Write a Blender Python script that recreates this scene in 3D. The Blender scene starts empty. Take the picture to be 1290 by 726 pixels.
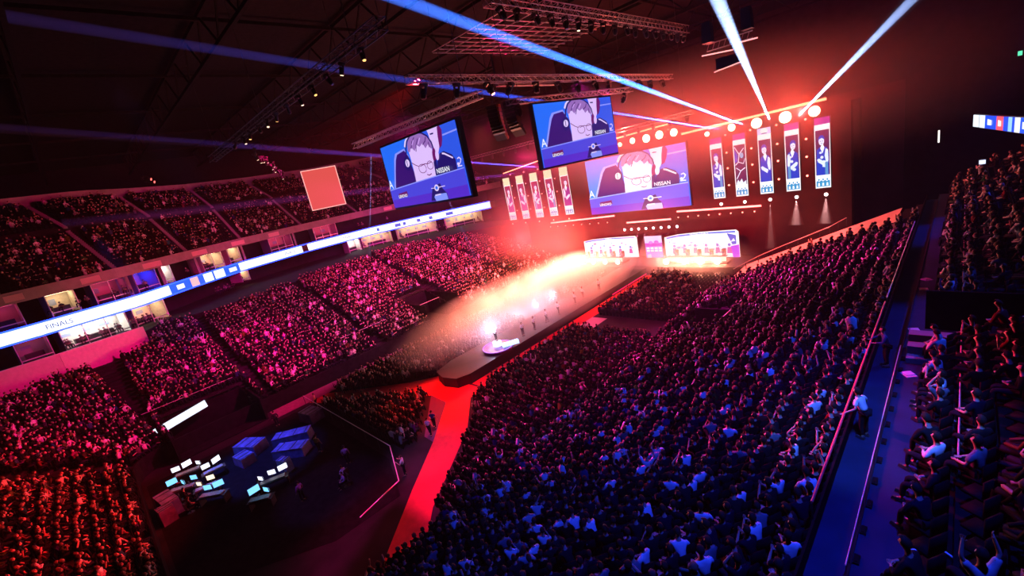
import bpy, bmesh, math, random
import numpy as np
from mathutils import Vector, Matrix
random.seed(7); rng = np.random.default_rng(7)
PI = math.pi
SC = bpy.context.scene; COL = SC.collection
CAM = Vector((0, 0, 20))

# ------------------------------------------------------------------ materials
_m = {}
def mat(name, col=(.5,.5,.5), rough=.6, metal=0., emit=None, estr=1., noise=0., nscale=3., spec=.5, sample=True, attr=False, objcol=False):
    if name in _m: return _m[name]
    m = bpy.data.materials.new(name); m.use_nodes = True; nt = m.node_tree; b = nt.nodes['Principled BSDF']
    b.inputs['Base Color'].default_value = (*col, 1); b.inputs['Roughness'].default_value = rough
    b.inputs['Metallic'].default_value = metal; b.inputs['Specular IOR Level'].default_value = spec
    if emit:
        b.inputs['Emission Color'].default_value = (*emit, 1); b.inputs['Emission Strength'].default_value = estr
    if attr:
        a = nt.nodes.new('ShaderNodeVertexColor'); a.layer_name = 'Col'; nt.links.new(a.outputs['Color'], b.inputs['Base Color'])
    elif objcol:
        a = nt.nodes.new('ShaderNodeObjectInfo'); nt.links.new(a.outputs['Color'], b.inputs['Base Color'])
    elif noise > 0:
        tc = nt.nodes.new('ShaderNodeTexCoord'); n = nt.nodes.new('ShaderNodeTexNoise'); n.inputs['Scale'].default_value = nscale
        n.inputs['Detail'].default_value = 5
        r = nt.nodes.new('ShaderNodeValToRGB')
        r.color_ramp.elements[0].position = .3; r.color_ramp.elements[1].position = .7
        r.color_ramp.elements[0].color = (*[c*(1-noise) for c in col], 1); r.color_ramp.elements[1].color = (*[min(1, c*(1+noise)) for c in col], 1)
        nt.links.new(tc.outputs['Object'], n.inputs['Vector']); nt.links.new(n.outputs['Fac'], r.inputs['Fac']); nt.links.new(r.outputs['Color'], b.inputs['Base Color'])
    if not sample: m.cycles.emission_sampling = 'NONE'
    _m[name] = m; return m
def led(name, col, s=1., sample=False):
    return mat(name, (0,0,0), .4, 0, col, s, sample=sample)

M_concrete = mat('concrete', (.02,.018,.02), .85, noise=.35, nscale=.8, spec=.1)
M_floor = mat('arena_floor', (.02,.018,.02), .8, spec=.1, noise=.4, nscale=.5)
M_carpet = mat('red_carpet', (.5,.03,.03), .9, noise=.15, nscale=2)
M_deck = mat('stage_deck', (.004,.004,.005), .6, noise=.3, nscale=1)
M_black = mat('black_cloth', (.010,.009,.011), .9, noise=.4, nscale=2, spec=.05)
M_curtain = mat('stage_curtain', (.05,.02,.03), .9, noise=.2, nscale=.5)
M_steel = mat('truss_aluminium', (.55,.55,.57), .35, .9)
M_dsteel = mat('dark_steel', (.05,.05,.055), .45, .6)
M_housing = mat('black_housing', (.02,.02,.022), .4)
M_rail = mat('rail_metal', (.8,.75,.78), .35, .35)
M_wallpaint = mat('painted_wall', (.22,.20,.24), .7, noise=.1, nscale=1)
M_fascia = mat('fascia_panel', (.30,.26,.28), .6, noise=.15, nscale=1)
M_seat = mat('seat_plastic', (.006,.005,.006), .7, noise=.3, spec=.08)
M_walk = mat('concourse_floor', (.018,.028,.075), .7, spec=.15, noise=.2, nscale=1)
M_cover = mat('seat_cover_fabric', (.75,.62,.6), .85, noise=.15, nscale=.7)
M_glass = mat('tinted_glass', (.02,.02,.03), .08, 0, spec=.6)
M_people = mat('crowd_cloth', attr=True, rough=.8, spec=.08)
M_skin = mat('skin', (.55,.36,.28), .6, spec=.2)
M_shirt = mat('shirt_cloth', rough=.9, objcol=True, spec=.05)
M_trouser = mat('trouser_cloth', (.012,.013,.02), .9, spec=.05)
M_hair = mat('hair', (.03,.018,.012), .7, spec=.15)
M_shoe = mat('shoe_leather', (.03,.03,.03), .5)

# ------------------------------------------------------------------ mesh builder
class MB:
    def __init__(s): s.v = []; s.f = []; s.m = []; s.n = 0; s.mats = []
    def mi(s, m):
        if m is None: return 0
        if m not in s.mats: s.mats.append(m)
        return s.mats.index(m)
    def add(s, vs, fs, m=None):
        k = s.mi(m); b = s.n
        s.v.extend([tuple(p) for p in vs]); s.n += len(vs)
        for f in fs: s.f.append(tuple(i+b for i in f)); s.m.append(k)
        return s
    def box(s, c, size, rz=0, m=None, R=None, taper=1.):
        hx, hy, hz = [a/2 for a in size]; P = []
        for sz in (-1, 1):
            t = taper if sz > 0 else 1
            for sx, sy in ((-1,-1),(1,-1),(1,1),(-1,1)): P.append(Vector((sx*hx*t, sy*hy*t, sz*hz)))
        Q = Matrix.Rotation(rz, 3, 'Z') if R is None else R
        c = Vector(c); P = [Q @ p + c for p in P]
        return s.add(P, [(3,2,1,0),(4,5,6,7),(0,1,5,4),(1,2,6,5),(2,3,7,6),(3,0,4,7)], m)
    def bar(s, a, b, w, h=None, m=None):
        a = Vector(a); b = Vector(b); d = b-a; L = d.length
        if L < 1e-6: return s
        y = d/L; up = Vector((0,0,1)) if abs(y.z) < .95 else Vector((1,0,0)); x = y.cross(up).normalized(); z = x.cross(y)
        R = Matrix((x, y, z)).transposed()
        return s.box((a+b)/2, (w, L, h or w), R=R, m=m)
    def tube(s, a, b, r0, r1=None, n=8, m=None, caps=True):
        a = Vector(a); b = Vector(b); r1 = r0 if r1 is None else r1; d = (b-a).normalized()
        up = Vector((0,0,1)) if abs(d.z) < .95 else Vector((1,0,0)); x = d.cross(up).normalized(); y = d.cross(x)
        P = []
        for c, r in ((a, r0), (b, r1)):
            for i in range(n):
                t = 2*PI*i/n; P.append(c + x*math.cos(t)*r + y*math.sin(t)*r)
        F = [(i, (i+1)%n, n+(i+1)%n, n+i) for i in range(n)]
        if caps: F += [tuple(range(n))[::-1], tuple(range(n, 2*n))]
        return s.add(P, F, m)
    def lathe(s, c, prof, n=16, m=None):
        P = []; c = Vector(c)
        for r, z in prof:
            for i in range(n):
                t = 2*PI*i/n; P.append(c + Vector((r*math.cos(t), r*math.sin(t), z)))
        F = []
        for k in range(len(prof)-1):
            for i in range(n): F.append((k*n+i, k*n+(i+1)%n, (k+1)*n+(i+1)%n, (k+1)*n+i))
        F += [tuple(range(n))[::-1], tuple(range((len(prof)-1)*n, len(prof)*n))]
        return s.add(P, F, m)
    def prism(s, pts, z0, z1, m=None):
        n = len(pts)
        P = [(x, y, z0) for x, y in pts] + [(x, y, z1) for x, y in pts]
        F = [tuple(range(n))[::-1], tuple(range(n, 2*n))] + [(i, (i+1)%n, n+(i+1)%n, n+i) for i in range(n)]
        return s.add(P, F, m)
    def build(s, name, m=None, parent=None, smooth=False, loc=None, rz=0):
        me = bpy.data.meshes.new(name); me.from_pydata(s.v, [], s.f)
        if s.mats:
            for q in s.mats: me.materials.append(q)
            me.polygons.foreach_set('material_index', s.m)
        elif m: me.materials.append(m)
        if smooth: me.polygons.foreach_set('use_smooth', [True]*len(me.polygons))
        me.update(); o = bpy.data.objects.new(name, me); COL.objects.link(o)
        if parent: o.parent = parent
        if loc is not None: o.location = loc
        if rz: o.rotation_euler.z = rz
        return o
def tag(o, label=None, cat=None, group=None, kind=None):
    if label: o['label'] = label
    if cat: o['category'] = cat
    if group: o['group'] = group
    if kind: o['kind'] = kind
    return o
def empty(name, loc, rz=0, **k):
    o = bpy.data.objects.new(name, None); COL.objects.link(o); o.location = loc; o.rotation_euler.z = rz; o.empty_display_size = .2
    return tag(o, **k)
def kids(o): return [c for c in bpy.data.objects if c.parent == o]
_kid = {}
def copy_tree(o, parent=None):
    if o.name not in _kid: _kid[o.name] = kids(o)
    c = o.copy(); COL.objects.link(c)
    if parent: c.parent = parent
    for k in _kid[o.name]: copy_tree(k, c)
    return c
ORD = ['zeroth','first','second','third','fourth','fifth','sixth','seventh','eighth','ninth','tenth','eleventh','twelfth','thirteenth','fourteenth','fifteenth','sixteenth','seventeenth','eighteenth','nineteenth','twentieth']
TENS = {2:'twenty',3:'thirty',4:'forty',5:'fifty',6:'sixty',7:'seventy',8:'eighty',9:'ninety'}
TENTH = {2:'twentieth',3:'thirtieth',4:'fortieth',5:'fiftieth',6:'sixtieth',7:'seventieth',8:'eightieth',9:'ninetieth'}
def ordn(n):
    if n <= 20: return ORD[n]
    if n >= 100: return 'one-hundred-and-' + ordn(n-100) if n > 100 else 'hundredth'
    return TENTH[n//10] if n % 10 == 0 else TENS[n//10] + '-' + ORD[n%10]
def text(s, size, m, parent, loc, R, name='lettering', bold=0.):
    cu = bpy.data.curves.new('t', 'FONT'); cu.body = s; cu.size = size; cu.align_x = 'CENTER'; cu.align_y = 'CENTER'; cu.offset = bold; cu.resolution_u = 3
    o = bpy.data.objects.new('t', cu); COL.objects.link(o); bpy.context.view_layer.update()
    me = bpy.data.meshes.new_from_object(o.evaluated_get(bpy.context.evaluated_depsgraph_get()))
    bpy.data.objects.remove(o); me.materials.clear(); me.materials.append(m)
    t = bpy.data.objects.new(name, me); COL.objects.link(t); t.parent = parent; t.matrix_local = Matrix.Translation(loc) @ R.to_4x4()
    return t
def struct(name, mb, m=None, **k): return tag(mb.build(name, m, **k), kind='structure')

# ------------------------------------------------------------------ bowl geometry
def rib_x(Y): return float(np.interp(Y, [-30,-12,-5,5,12,22,35,50,60,68,76,90], [-74,-76,-77,-79.5,-86,-93,-97,-97,-92,-87,-81,-70]))
def dmax_l(Y): return float(np.interp(Y, [-10,3.5,6,12,27,45,60,66], [19,19,24.5,22.5,25,26,22,12]))
def left_pt(d, s):
    """point on the left/end bowl row at offset d; s is metres along the inner edge (s>0 left side, s<0 corner and end stand)."""
    if s >= 0: return (-53.5-d, 1+s)
    arc = (3+d)*PI/2; L = -s
    if L*(3+d)/3. < arc:  # s is measured on the inner edge of radius 3
        t = L/3.
        return (-50.5-(3+d)*math.cos(t), 1-(3+d)*math.sin(t))
    L2 = L - 3*PI/2
    return (-50.5+L2, -2-d)
def left_z(d): return 1.3+.335*d
def right_z(x): return 9.78+.4*x

# shell -------------------------------------------------------------
struct('floor', MB().box((-37,25,-.15),(60,150,.3)), M_floor)
struct('ceiling', MB().box((-40,30,38.2),(180,150,.4)), M_black)
struct('wall_back', MB().box((-40,100.2,19),(180,.4,38.4)), M_concrete)
struct('wall_left', MB().box((-126,30,19),(.4,150,38.4)), M_black)
struct('wall_right', MB().box((32,30,19),(.4,150,38.4)), M_black)
struct('wall_front', MB().box((-40,-42,19),(180,.4,38.4)), M_black)
# roof girders: one mesh, part of the ceiling structure
g = MB()
for y in range(-10, 96, 12):
    for z, w in ((37.6,.35),(34.6,.3)): g.bar((-118,y,z),(26,y,z),w)
    for k in range(-118, 26, 6):
        g.bar((k,y,37.6),(k+3,y,34.6),.14); g.bar((k+3,y,34.6),(k+6,y,37.6),.14)
for x in range(-110, 20, 16): g.bar((x,-20,37.4),(x,98,37.4),.3)
struct('trim_1', g, M_black)

# left / end lower terrace
NR = 31
def row_d(i): return .45+.85*i
S = [ -3*PI/2 - 34 + 2*k for k in range(17)] + [-3*PI/2*(1-k/8) for k in range(8)] + [k*1. for k in range(66)]
VL1 = (-63,-54.2,33.2,39.2); VL2 = (-58.2,-51.5,1.4,9.3); VR = (-18.2,-13.4,34.5,40.8)
def hole(x, y, V): return V[0] < x < V[1] and V[2] < y < V[3]
g = MB()
for i in range(NR):
    d0 = row_d(i)-.45; d1 = d0+.85; z = left_z(d0); zp = 0 if i == 0 else left_z(d0-.85)
    for a, b in zip(S[:-1], S[1:]):
        ym = left_pt(d0, (a+b)/2)[1]
        lim = dmax_l(ym) if a >= 0 else 19
        if d0 > lim: continue
        xm = left_pt(d0+.4,(a+b)/2)[0]
        if hole(xm,ym,VL1) or hole(xm,ym,VL2): continue
        A, B, C_, D = left_pt(d0,a), left_pt(d0,b), left_pt(d1,b), left_pt(d1,a)
        g.add([(*A,zp),(*B,zp),(*B,z),(*A,z),(*C_,z),(*D,z)], [(0,1,2,3),(3,2,4,5)])
struct('terrace_left', g, M_concrete)
# low barrier wall in front of left bowl
g = MB()
for a, b in zip(S[:-1], S[1:]):
    A, B = left_pt(-.1,a), left_pt(-.1,b); g.bar((*A,.85),(*B,.85),.12,1.7)
struct('barrier_left', g, M_black)
# concourse slab and back wall behind the lower bowl, following the bowed side
g = MB(); w = MB()
ys = [-34+2*k for k in range(54)]
for a, b in zip(ys[:-1], ys[1:]):
    def inner(Y): return -53.5-dmax_l(Y)-.6 if Y > 5 else -75.2
    ia, ib = inner(a), inner(b); ra, rb = rib_x(a), rib_x(b)
    za, zb = [9.6]*2
    g.add([(ia,a,za),(ib,b,zb),(rb-6,b,zb),(ra-6,a,za)], [(0,1,2,3)])
    g.add([(ia,a,za),(ib,b,zb),(ib,b,left_z(dmax_l(b))-1),(ia,a,left_z(dmax_l(a))-1)], [(0,1,2,3)])
struct('concourse_left', g, M_concrete)
# painted wall above the corner seats
g = MB()
for a, b in zip(range(-32,4,2), range(-30,6,2)):
    xa, xb = -72.6-.18*max(a+4,0), -72.6-.18*max(b+4,0)
    g.bar((xa,a,8.4),(xb,b,8.4),.3,4.2)
struct('wall_corner', g, mat('corner_wall_paint', (.75,.5,.6), .7, noise=.08))
# slabs of the box levels, the ribbon fascia backing, and upper fascia
g = MB(); f = MB()
ys = [-34+2*k for k in range(57)]
for a, b in zip(ys[:-1], ys[1:]):
    ra, rb = rib_x(a), rib_x(b)
    g.add([(ra,a,12.5),(rb,b,12.5),(rb,b,14.1),(ra,a,14.1),(ra-6,a,12.5),(rb-6,b,12.5),(rb-6,b,14.1),(ra-6,a,14.1)], [(0,1,2,3),(0,4,5,1),(3,2,6,7)])
    g.add([(ra-6,a,9.6),(rb-6,b,9.6),(rb-6,b,18),(ra-6,a,18)], [(0,1,2,3)])
    f.add([(ra-.2,a,16.9),(rb-.2,b,16.9),(rb-.2,b,18.25),(ra-.2,a,18.25),(ra-6,a,17.2),(rb-6,b,17.2),(rb-.8,b,18.25),(ra-.8,a,18.25)], [(0,1,2,3),(0,4,5,1),(3,2,6,7)])
struct('box_level_slab', g, M_concrete); struct('upper_fascia', f, M_fascia)
# upper terrace
g = MB()
def up_z(d): return 17.7+.62*d if d < 11 else 17.7+.62*11+.4+.42*(d-11)
UPN = 26
for i in range(UPN):
    d0 = .85*i; d1 = d0+.85; z = up_z(d0); zp = up_z(d0-.85)
    for a, b in zip(ys[:-1], ys[1:]):
        if b > 80: continue
        ra, rb = rib_x(a)-.8, rib_x(b)-.8
        g.add([(ra-d0,a,zp),(rb-d0,b,zp),(rb-d0,b,z),(ra-d0,a,z),(rb-d1,b,z),(ra-d1,a,z)], [(0,1,2,3),(3,2,4,5)])
struct('terrace_upper', g, M_concrete)
g = MB()
for a, b in zip(ys[:-1], ys[1:]):
    ra, rb = rib_x(a)-23.5, rib_x(b)-23.5
    g.add([(ra,a,29),(rb,b,29),(rb,b,31.2),(ra,a,31.2),(rb-3,b,31.2),(ra-3,a,31.2)], [(0,1,2,3),(3,2,4,5)])
struct('upper_back_wall', g, M_fascia)
# stairways of the upper tier (lighter concrete strips)
UPA = [(-6.5,-11),(4.3,-1.5),(13.8,10),(23.3,22.7),(36.,35.),(49,48),(61,60)]
for k, (yb, yt) in enumerate(UPA):
    g = MB()
    for i in range(UPN*2):
        d = .425*i; t = d/22.; y = yb+(yt-yb)*t; x = rib_x(y)-.8-d
        g.box((x,y,up_z(d)+.12+.0),(.46,.5,.3))
    struct('stair_upper_%d' % (k+1), g, M_wallpaint)

# right lower terrace
g = MB(); cov = MB()
NRR = 20
def yend(x): return float(np.interp(x, [-21,-16,-13.3,-9.5,-5.3,-2.2], [51.0,51.6,53.2,53.2,51.5,51.5]))
for i in range(NRR):
    x0 = -20.3+.9*i; x1 = x0+.9; z = right_z(x0+.45); zp = 0 if i == 0 else right_z(x0-.45)
    for ya, yb in ([(-6,60)] if not (VR[0] < x0+.45 < VR[1]) else [(-6,VR[2]),(VR[3],60)]): g.add([(x0,ya,zp),(x0,yb,zp),(x0,yb,z),(x0,ya,z),(x1,yb,z),(x1,ya,z)], [(0,1,2,3),(3,2,4,5)])
struct('terrace_right', g, M_concrete)
struct('barrier_right', MB().box((-20.62,22,.6),(.12,66,1.2)), M_black)
struct('barrier_right_cap', MB().box((-20.62,36,1.23),(.16,48,.07)), M_rail)
# pale cover laid over the unused end seats
for i in range(NRR-3):
    x0 = -19.6+.9*i; x1 = x0+.9; ya = yend(x0)+.9+.25*math.sin(i*2.1); yb = 60.4; z0 = right_z(x0)+.35; z1 = right_z(x1)+.35
    cov.add([(x0,ya,z0-.1),(x1,yend(x1)+.9+.25*math.sin((i+1)*2.1),z1-.1),(x1,yb,z1),(x0,yb,z0),(x0,ya,z0-.5),(x1,yend(x1)+.9,z1-.5)], [(0,1,2,3),(4,5,1,0)])
tag(cov.build('seat_cover', M_cover), 'pale fabric cover over unused end seats below the handrail beside stage', 'cover')
HAZE = .00035; SMOKE = .46; BW = 1.8e7
# ------------------------------------------------------------------ right concourse
struct('walkway', MB().box((-1.95,30,9.3),(.9,56,.3)), M_walk)
struct('walkway_wall', MB().box((-2.38,30,9.0),(.06,56,1.9)), M_black)
g = MB(); g.box((-1.05,30,9.75),(.9,56,.3)); struct('walkway_ledge', g, M_walk)
struct('walkway_kerb', MB().box((-1.5,30,9.7),(.05,56,.5)), M_concrete)
RZ = lambda x: 9.9+.5*(x+.6)
g = MB()
for i in range(14):
    x0 = -.6+.8*i; z = RZ(x0)
    g.box((x0+.4,20,z-.35),(.8,76,.7))
    if i > 0: g.box((x0-.02,20,z-.2),(.04,76,.4))
struct('terrace_boxes', g, M_black)
# long handrail beside the walkway
def rail(name, label, pts, r, m, posts=(), h=0.9, cat='handrail', group=None):
    e = empty(name, pts[0], label=label, cat=cat, group=group); o = Vector(pts[0])
    b = MB()
    for a, c in zip(pts[:-1], pts[1:]): b.tube(Vector(a)-o, Vector(c)-o, r, n=8)
    b.build('top_rail', m, e)
    for p in posts:
        MB().tube(Vector(p)-o, Vector(p)-o-Vector((0,0,h)), r*.8, n=6).build('post', M_dsteel, e)
    return e
rail('handrail', 'long straight handrail along walkway at top of right stand, red light painted on near half',
     [(-2.42,11,10.45),(-2.42,26.2,10.45)], .034, mat('rail_red_light_tint', (.95,.10,.14), .4), [(-2.42,y,10.42) for y in (11,14,17,20,23,26)], 1.0)  # red light falling on this rail is put into its colour
rail('handrail', 'thinner handrail on far half of walkway, pale violet, towards the dark corner',
     [(-2.42,26.8,10.45),(-2.42,44,10.45)], .03, M_rail, [(-2.42,y,10.42) for y in (27,31,35,39,43)], 1.0)
rail('handrail', 'thin broken rail on the kerb between walkway and blue ledge',
     [(-1.5,9.5,10.35),(-1.5,21.5,10.35)], .014, M_rail, [(-1.5,y,10.33) for y in (10,12,14,16,18,20)], .5)
for k, (x, ya, yb, wd) in enumerate([(.18,13.6,18.6,'near'),(.18,19.4,22.2,'middle'),(.18,24.2,60,'far')]):
    rail('seat_rail', '%s vertical-looking rail between first and second box seat rows' % wd,
         [(x,ya,RZ(x)+.55),(x,yb,RZ(x)+.55)], .02, mat('rail_pink_light_tint', (.9,.3,.35), .4), [(x,ya+.1,RZ(x)+.5),(x,yb-.1,RZ(x)+.5)], .5)  # pinkish light on these rails is painted into their colour
for k, (x, ya, yb, wd) in enumerate([(1.65,12,16.6,'near'),(1.65,17.2,21.5,'middle'),(1.65,25.5,58,'far')]):
    rail('seat_rail', '%s thin rail between second and third box seat rows by frame edge' % wd,
         [(x,ya,RZ(x)-.05),(x,yb,RZ(x)-.05)], .02, M_rail, [(x,ya+.1,RZ(x)),(x,yb-.1,RZ(x))], .4)
rail('stair_handrail', 'slanting stair handrail on stage side of the dark stair gap', [(-.5,25,10.2),(3.2,25,12.05)], .022, M_rail, [(-.4,25,10.2),(1.8,25,11.3)], .4)
rail('stair_handrail', 'slanting stair handrail on camera side of the dark stair gap', [(-.55,22.9,10.2),(3.2,22.9,12.05)], .022, M_rail, [(-.4,22.9,10.2),(1.8,22.9,11.3)], .4)
rail('guard_rail', 'short red-lit rail end at bottom of picture under the box seats', [(-.62,11.0,9.95),(.02,11.3,10.0),(1.2,10.6,9.9)], .02, M_rail)
MB().box((1.6,23.95,11.0),(5,.1,1.7)).build('stair_screen_wall', M_black)
tag(bpy.data.objects['stair_screen_wall'], kind='structure')
st = empty('stair_unit', (-.9,21.4,9.9), label='blue lit stair unit of three treads beside the walkway ledge', cat='stairs')
for k in range(3):
    MB().box((.25+.0*k, .55*k-.3, .12+.22*k),(1.3,.5,.2+.1*k)).build('tread', M_wallpaint, st)
for k, (x, y, rz) in enumerate([(-1.25,24.2,.3),(-1.2,31.5,.8),(-1.22,29.8,.2),(-1.15,19.9,.6)]):
    o = MB().box((0,0,.015),(.34,.42,.03)).box((.02,.05,.04),(.3,.3,.02)).build('programme_sheet', mat('paper',(.8,.8,.8),.8), None, loc=(x,y,9.9), rz=rz)
    tag(o, 'white paper sheets lying on blue walkway ledge, %s from the near end' % ordn([3,1,0,2][k] and {24.2:2,31.5:4,29.8:3,19.9:1}[y] or {24.2:2,31.5:4,29.8:3,19.9:1}[y]), 'paper', 'paper sheets on the walkway ledge')
for y in range(9, 22): tag(MB().box((0,0,.025),(.12,.28,.05)).box((0,0,.055),(.06,.2,.03)).build('ledge_cleat', M_black, None, loc=(-1.4,y+.2,9.9)), 'small black cleat on the edge of blue ledge, %s from camera end' % ordn(y-8), 'cleat', 'cleats on the blue ledge')
# far handrail by the stage corner
pts = [(-19.6,55.6,3.1),(-17.6,58.6,3.9),(-14.9,60.3,4.9),(-12.5,60.5,5.9),(-10.6,60.7,6.7),(-9.2,61.9,7.4)]
rail('barrier_rail', 'curved metal barrier rail with posts beside pale cover near stage corner', pts, .05, M_rail, pts+[((a[0]+b[0])/2,(a[1]+b[1])/2,(a[2]+b[2])/2) for a,b in zip(pts[:-1],pts[1:])], 1.0, 'barrier')

# ------------------------------------------------------------------ vomitories
def vom(name, label, x0, x1, y0, y1, z0, zt):
    """black stair mouth cut in the seats: two side walls, back wall, sunk floor."""
    e = empty(name, ((x0+x1)/2,(y0+y1)/2,z0), label=label, cat='entrance'); cx, cy = (x0+x1)/2,(y0+y1)/2
    for yy in (y0,y1): MB().box((0,yy-cy,(zt-z0)/2),(x1-x0,.2,zt-z0)).build('side_wall', M_black, e)
    MB().box((0,0,.02),(x1-x0,y1-y0,.06)).build('tunnel_floor', M_black, e)
    MB().box((x0-cx if x0 < -30 else x1-cx,0,(zt-z0)/2),(.2,y1-y0,zt-z0)).build('back_wall', M_black, e)
    return e
vom('stair_mouth', 'dark stair mouth in middle of far left stand, thin rail along one side', *VL1, .06, 4.0)
vom('stair_mouth', 'large black stair mouth in front rows of left stand behind white lit sign', *VL2, .06, 2.6)
vom('stair_mouth', 'dark stair mouth in front rows of right stand near the aisle', *VR, .06, 3.6)
rail('stair_rail', 'long thin rail running over seats to the far left stair mouth', [(-57.5,20,3.5),(-57.5,38,3.5)], .035, M_rail, [(-57.5,y,3.5) for y in (20,26,32,38)], .9)
rail('stair_rail', 'thin rail beside the right stand stair mouth', [(-14.1,35.2,4.6),(-13.9,41.8,4.6)], .035, M_rail, [(-14.1,35.3,4.6),(-13.9,41.7,4.6)], .9)
rail('stair_rail', 'magenta-lit rail of glass balustrade above the white lit sign', [(-58.9,.2,3.8),(-58.9,8.8,3.8)], .03, M_rail, [(-58.9,y,3.8) for y in (.3,3,6,8.7)], .9)
e = empty('lit_sign', (-56.3,3.1,2.2), label='long white glowing sign strip on edge of left stand stair mouth', cat='sign')
MB().bar((.05,-2.6,.0),(-.75,2.35,.55),.12,.9).build('housing', M_housing, e)
MB().bar((.14,-2.6,.03),(-.66,2.3,.58),.06,.78).build('light_panel', led('sign_white',(.75,.82,1),1.6,True), e)

# ------------------------------------------------------------------ stage
struct('floor_path', MB().prism([(-20.95,8.4),(-23.9,11.3),(-28.9,18.6),(-32.9,22.4),(-33.0,24.2),(-40.2,24.2),(-42.5,21.6),(-50.6,15.6),(-50.6,13.4),(-44,16.0),(-37.4,20.9),(-34.6,20.7),(-30.2,15.9),(-26.7,11.5),(-22.4,6.4),(-20.95,5.4)],0,.012), M_carpet)
struct('floor_pad', MB().prism([(-37.4,20.9),(-34.6,20.7),(-30.2,15.9),(-31.6,16.0)],0,.02), mat('violet_pad',(.10,.04,.12),.8))
struct('floor_aisle', MB().prism([(-53.3,10),(-50.7,10),(-50.7,60),(-53.3,60)],0,.01), mat('aisle_floor',(.22,.12,.14),.8,noise=.2))
struct('floor_aisle_2', MB().prism([(-35.0,24.5),(-33.2,24.5),(-33.2,62),(-35.0,62)],0,.01), M_carpet)
struct('floor_aisle_3', MB().prism([(-20.7,8),(-22.2,8),(-22.2,62),(-20.7,62)],0,.01), M_carpet)
struct('floor_aisle_4', MB().prism([(-33.2,39.6),(-31,39.6),(-31,44),(-33.2,44)],0,.012), mat('pale_mat',(.5,.35,.38),.8))
sp = empty('stage', (-38,66,0), label='black stage platform with desks under big screens at end of catwalk', cat='stage')
MB().box((0,0,.6),(37,6.5,1.2)).build('deck', M_deck, sp)
MB().box((0,-3.32,.6),(37,.06,1.0)).build('front_skirt', M_curtain, sp)
cw = empty('catwalk', (-37.7,44,0), label='long raised black catwalk from the stage into the audience', cat='catwalk')
prof = [(-2.3,18.7),(-2.3,-18),(-1.6,-20.6),(.2,-21.2),(2.0,-20.8),(2.6,-19.4),(2.4,18.7)]
MB().prism(prof,0,1.02).build('base', M_deck, cw)
MB().prism([(x*1.02,y*1.003) for x,y in prof],1.02,1.1).build('top', M_deck, cw)
strip = MB(); strip.box((2.44,0,.12),(.03,37,.16)); strip.build('edge_light', led('edge_red',(1,.02,.12),1.2,True), cw)
# round podium with a car-like glossy plinth ring
rp = empty('round_podium', (-36.6,30.2,1.1), label='round glossy violet podium with glowing rim on the near catwalk', cat='podium')
MB().lathe((0,0,0),[(1.75,0),(1.8,.25),(1.7,.35)],32).build('drum', mat('violet_gloss',(.12,.03,.25),.15,.3), rp)
t = MB()
for i in range(24):
    a, b = 2*PI*i/24, 2*PI*(i+1)/24; t.bar((1.72*math.cos(a),1.72*math.sin(a),.36),(1.72*math.cos(b),1.72*math.sin(b),.36),.06)
t.build('rim_light', led('rim_violet',(.45,.2,1),1.6), rp)
MB().box((1.25,.9,.55),(.5,1.9,.38),rz=-.5).build('light_bar', led('podium_blue',(.3,.5,1),3,True), rp)
MB().lathe((-.2,.2,.35),[(.5,0),(.5,.5),(.35,.55)],16).build('plinth', led('podium_white',(.7,.75,1),2.5,True), rp)
# curtains
struct('wall_stage', MB().box((-38,70.6,9.5),(66,.2,23)), M_curtain)
struct('wall_wing', MB().box((-9,67.6,9.5),(.2,5.8,21)), M_black)
# player desks with risers
def desk(x, lab):
    e = empty('player_desk', (x,65.2,1.2), label=lab, cat='desk')
    MB().box((0,.2,.15),(9.6,2.6,.3)).build('riser', M_deck, e)
    MB().box((0,0,1.0),(9,.8,.08)).build('desk_top', M_dsteel, e)
    MB().box((0,-.38,.62),(9,.06,.7)).build('front_panel', led('desk_panel',(1,.62,.5),1.6,True), e)
    for k in range(5):
        m_ = MB().box((-3.6+1.8*k,-.1,1.32),(.62,.05,.38)).build('monitor', M_housing, e)
        MB().box((-3.6+1.8*k,-.135,1.32),(.58,.02,.34)).build('display', led('desk_display',(.8,.9,1),1.5), m_)
    return e
desk(-45.2,'player desk with glowing front panel and monitors before smaller stage screen')
desk(-28.2,'player desk with glowing front panel and monitors before wider stage screen')
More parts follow.
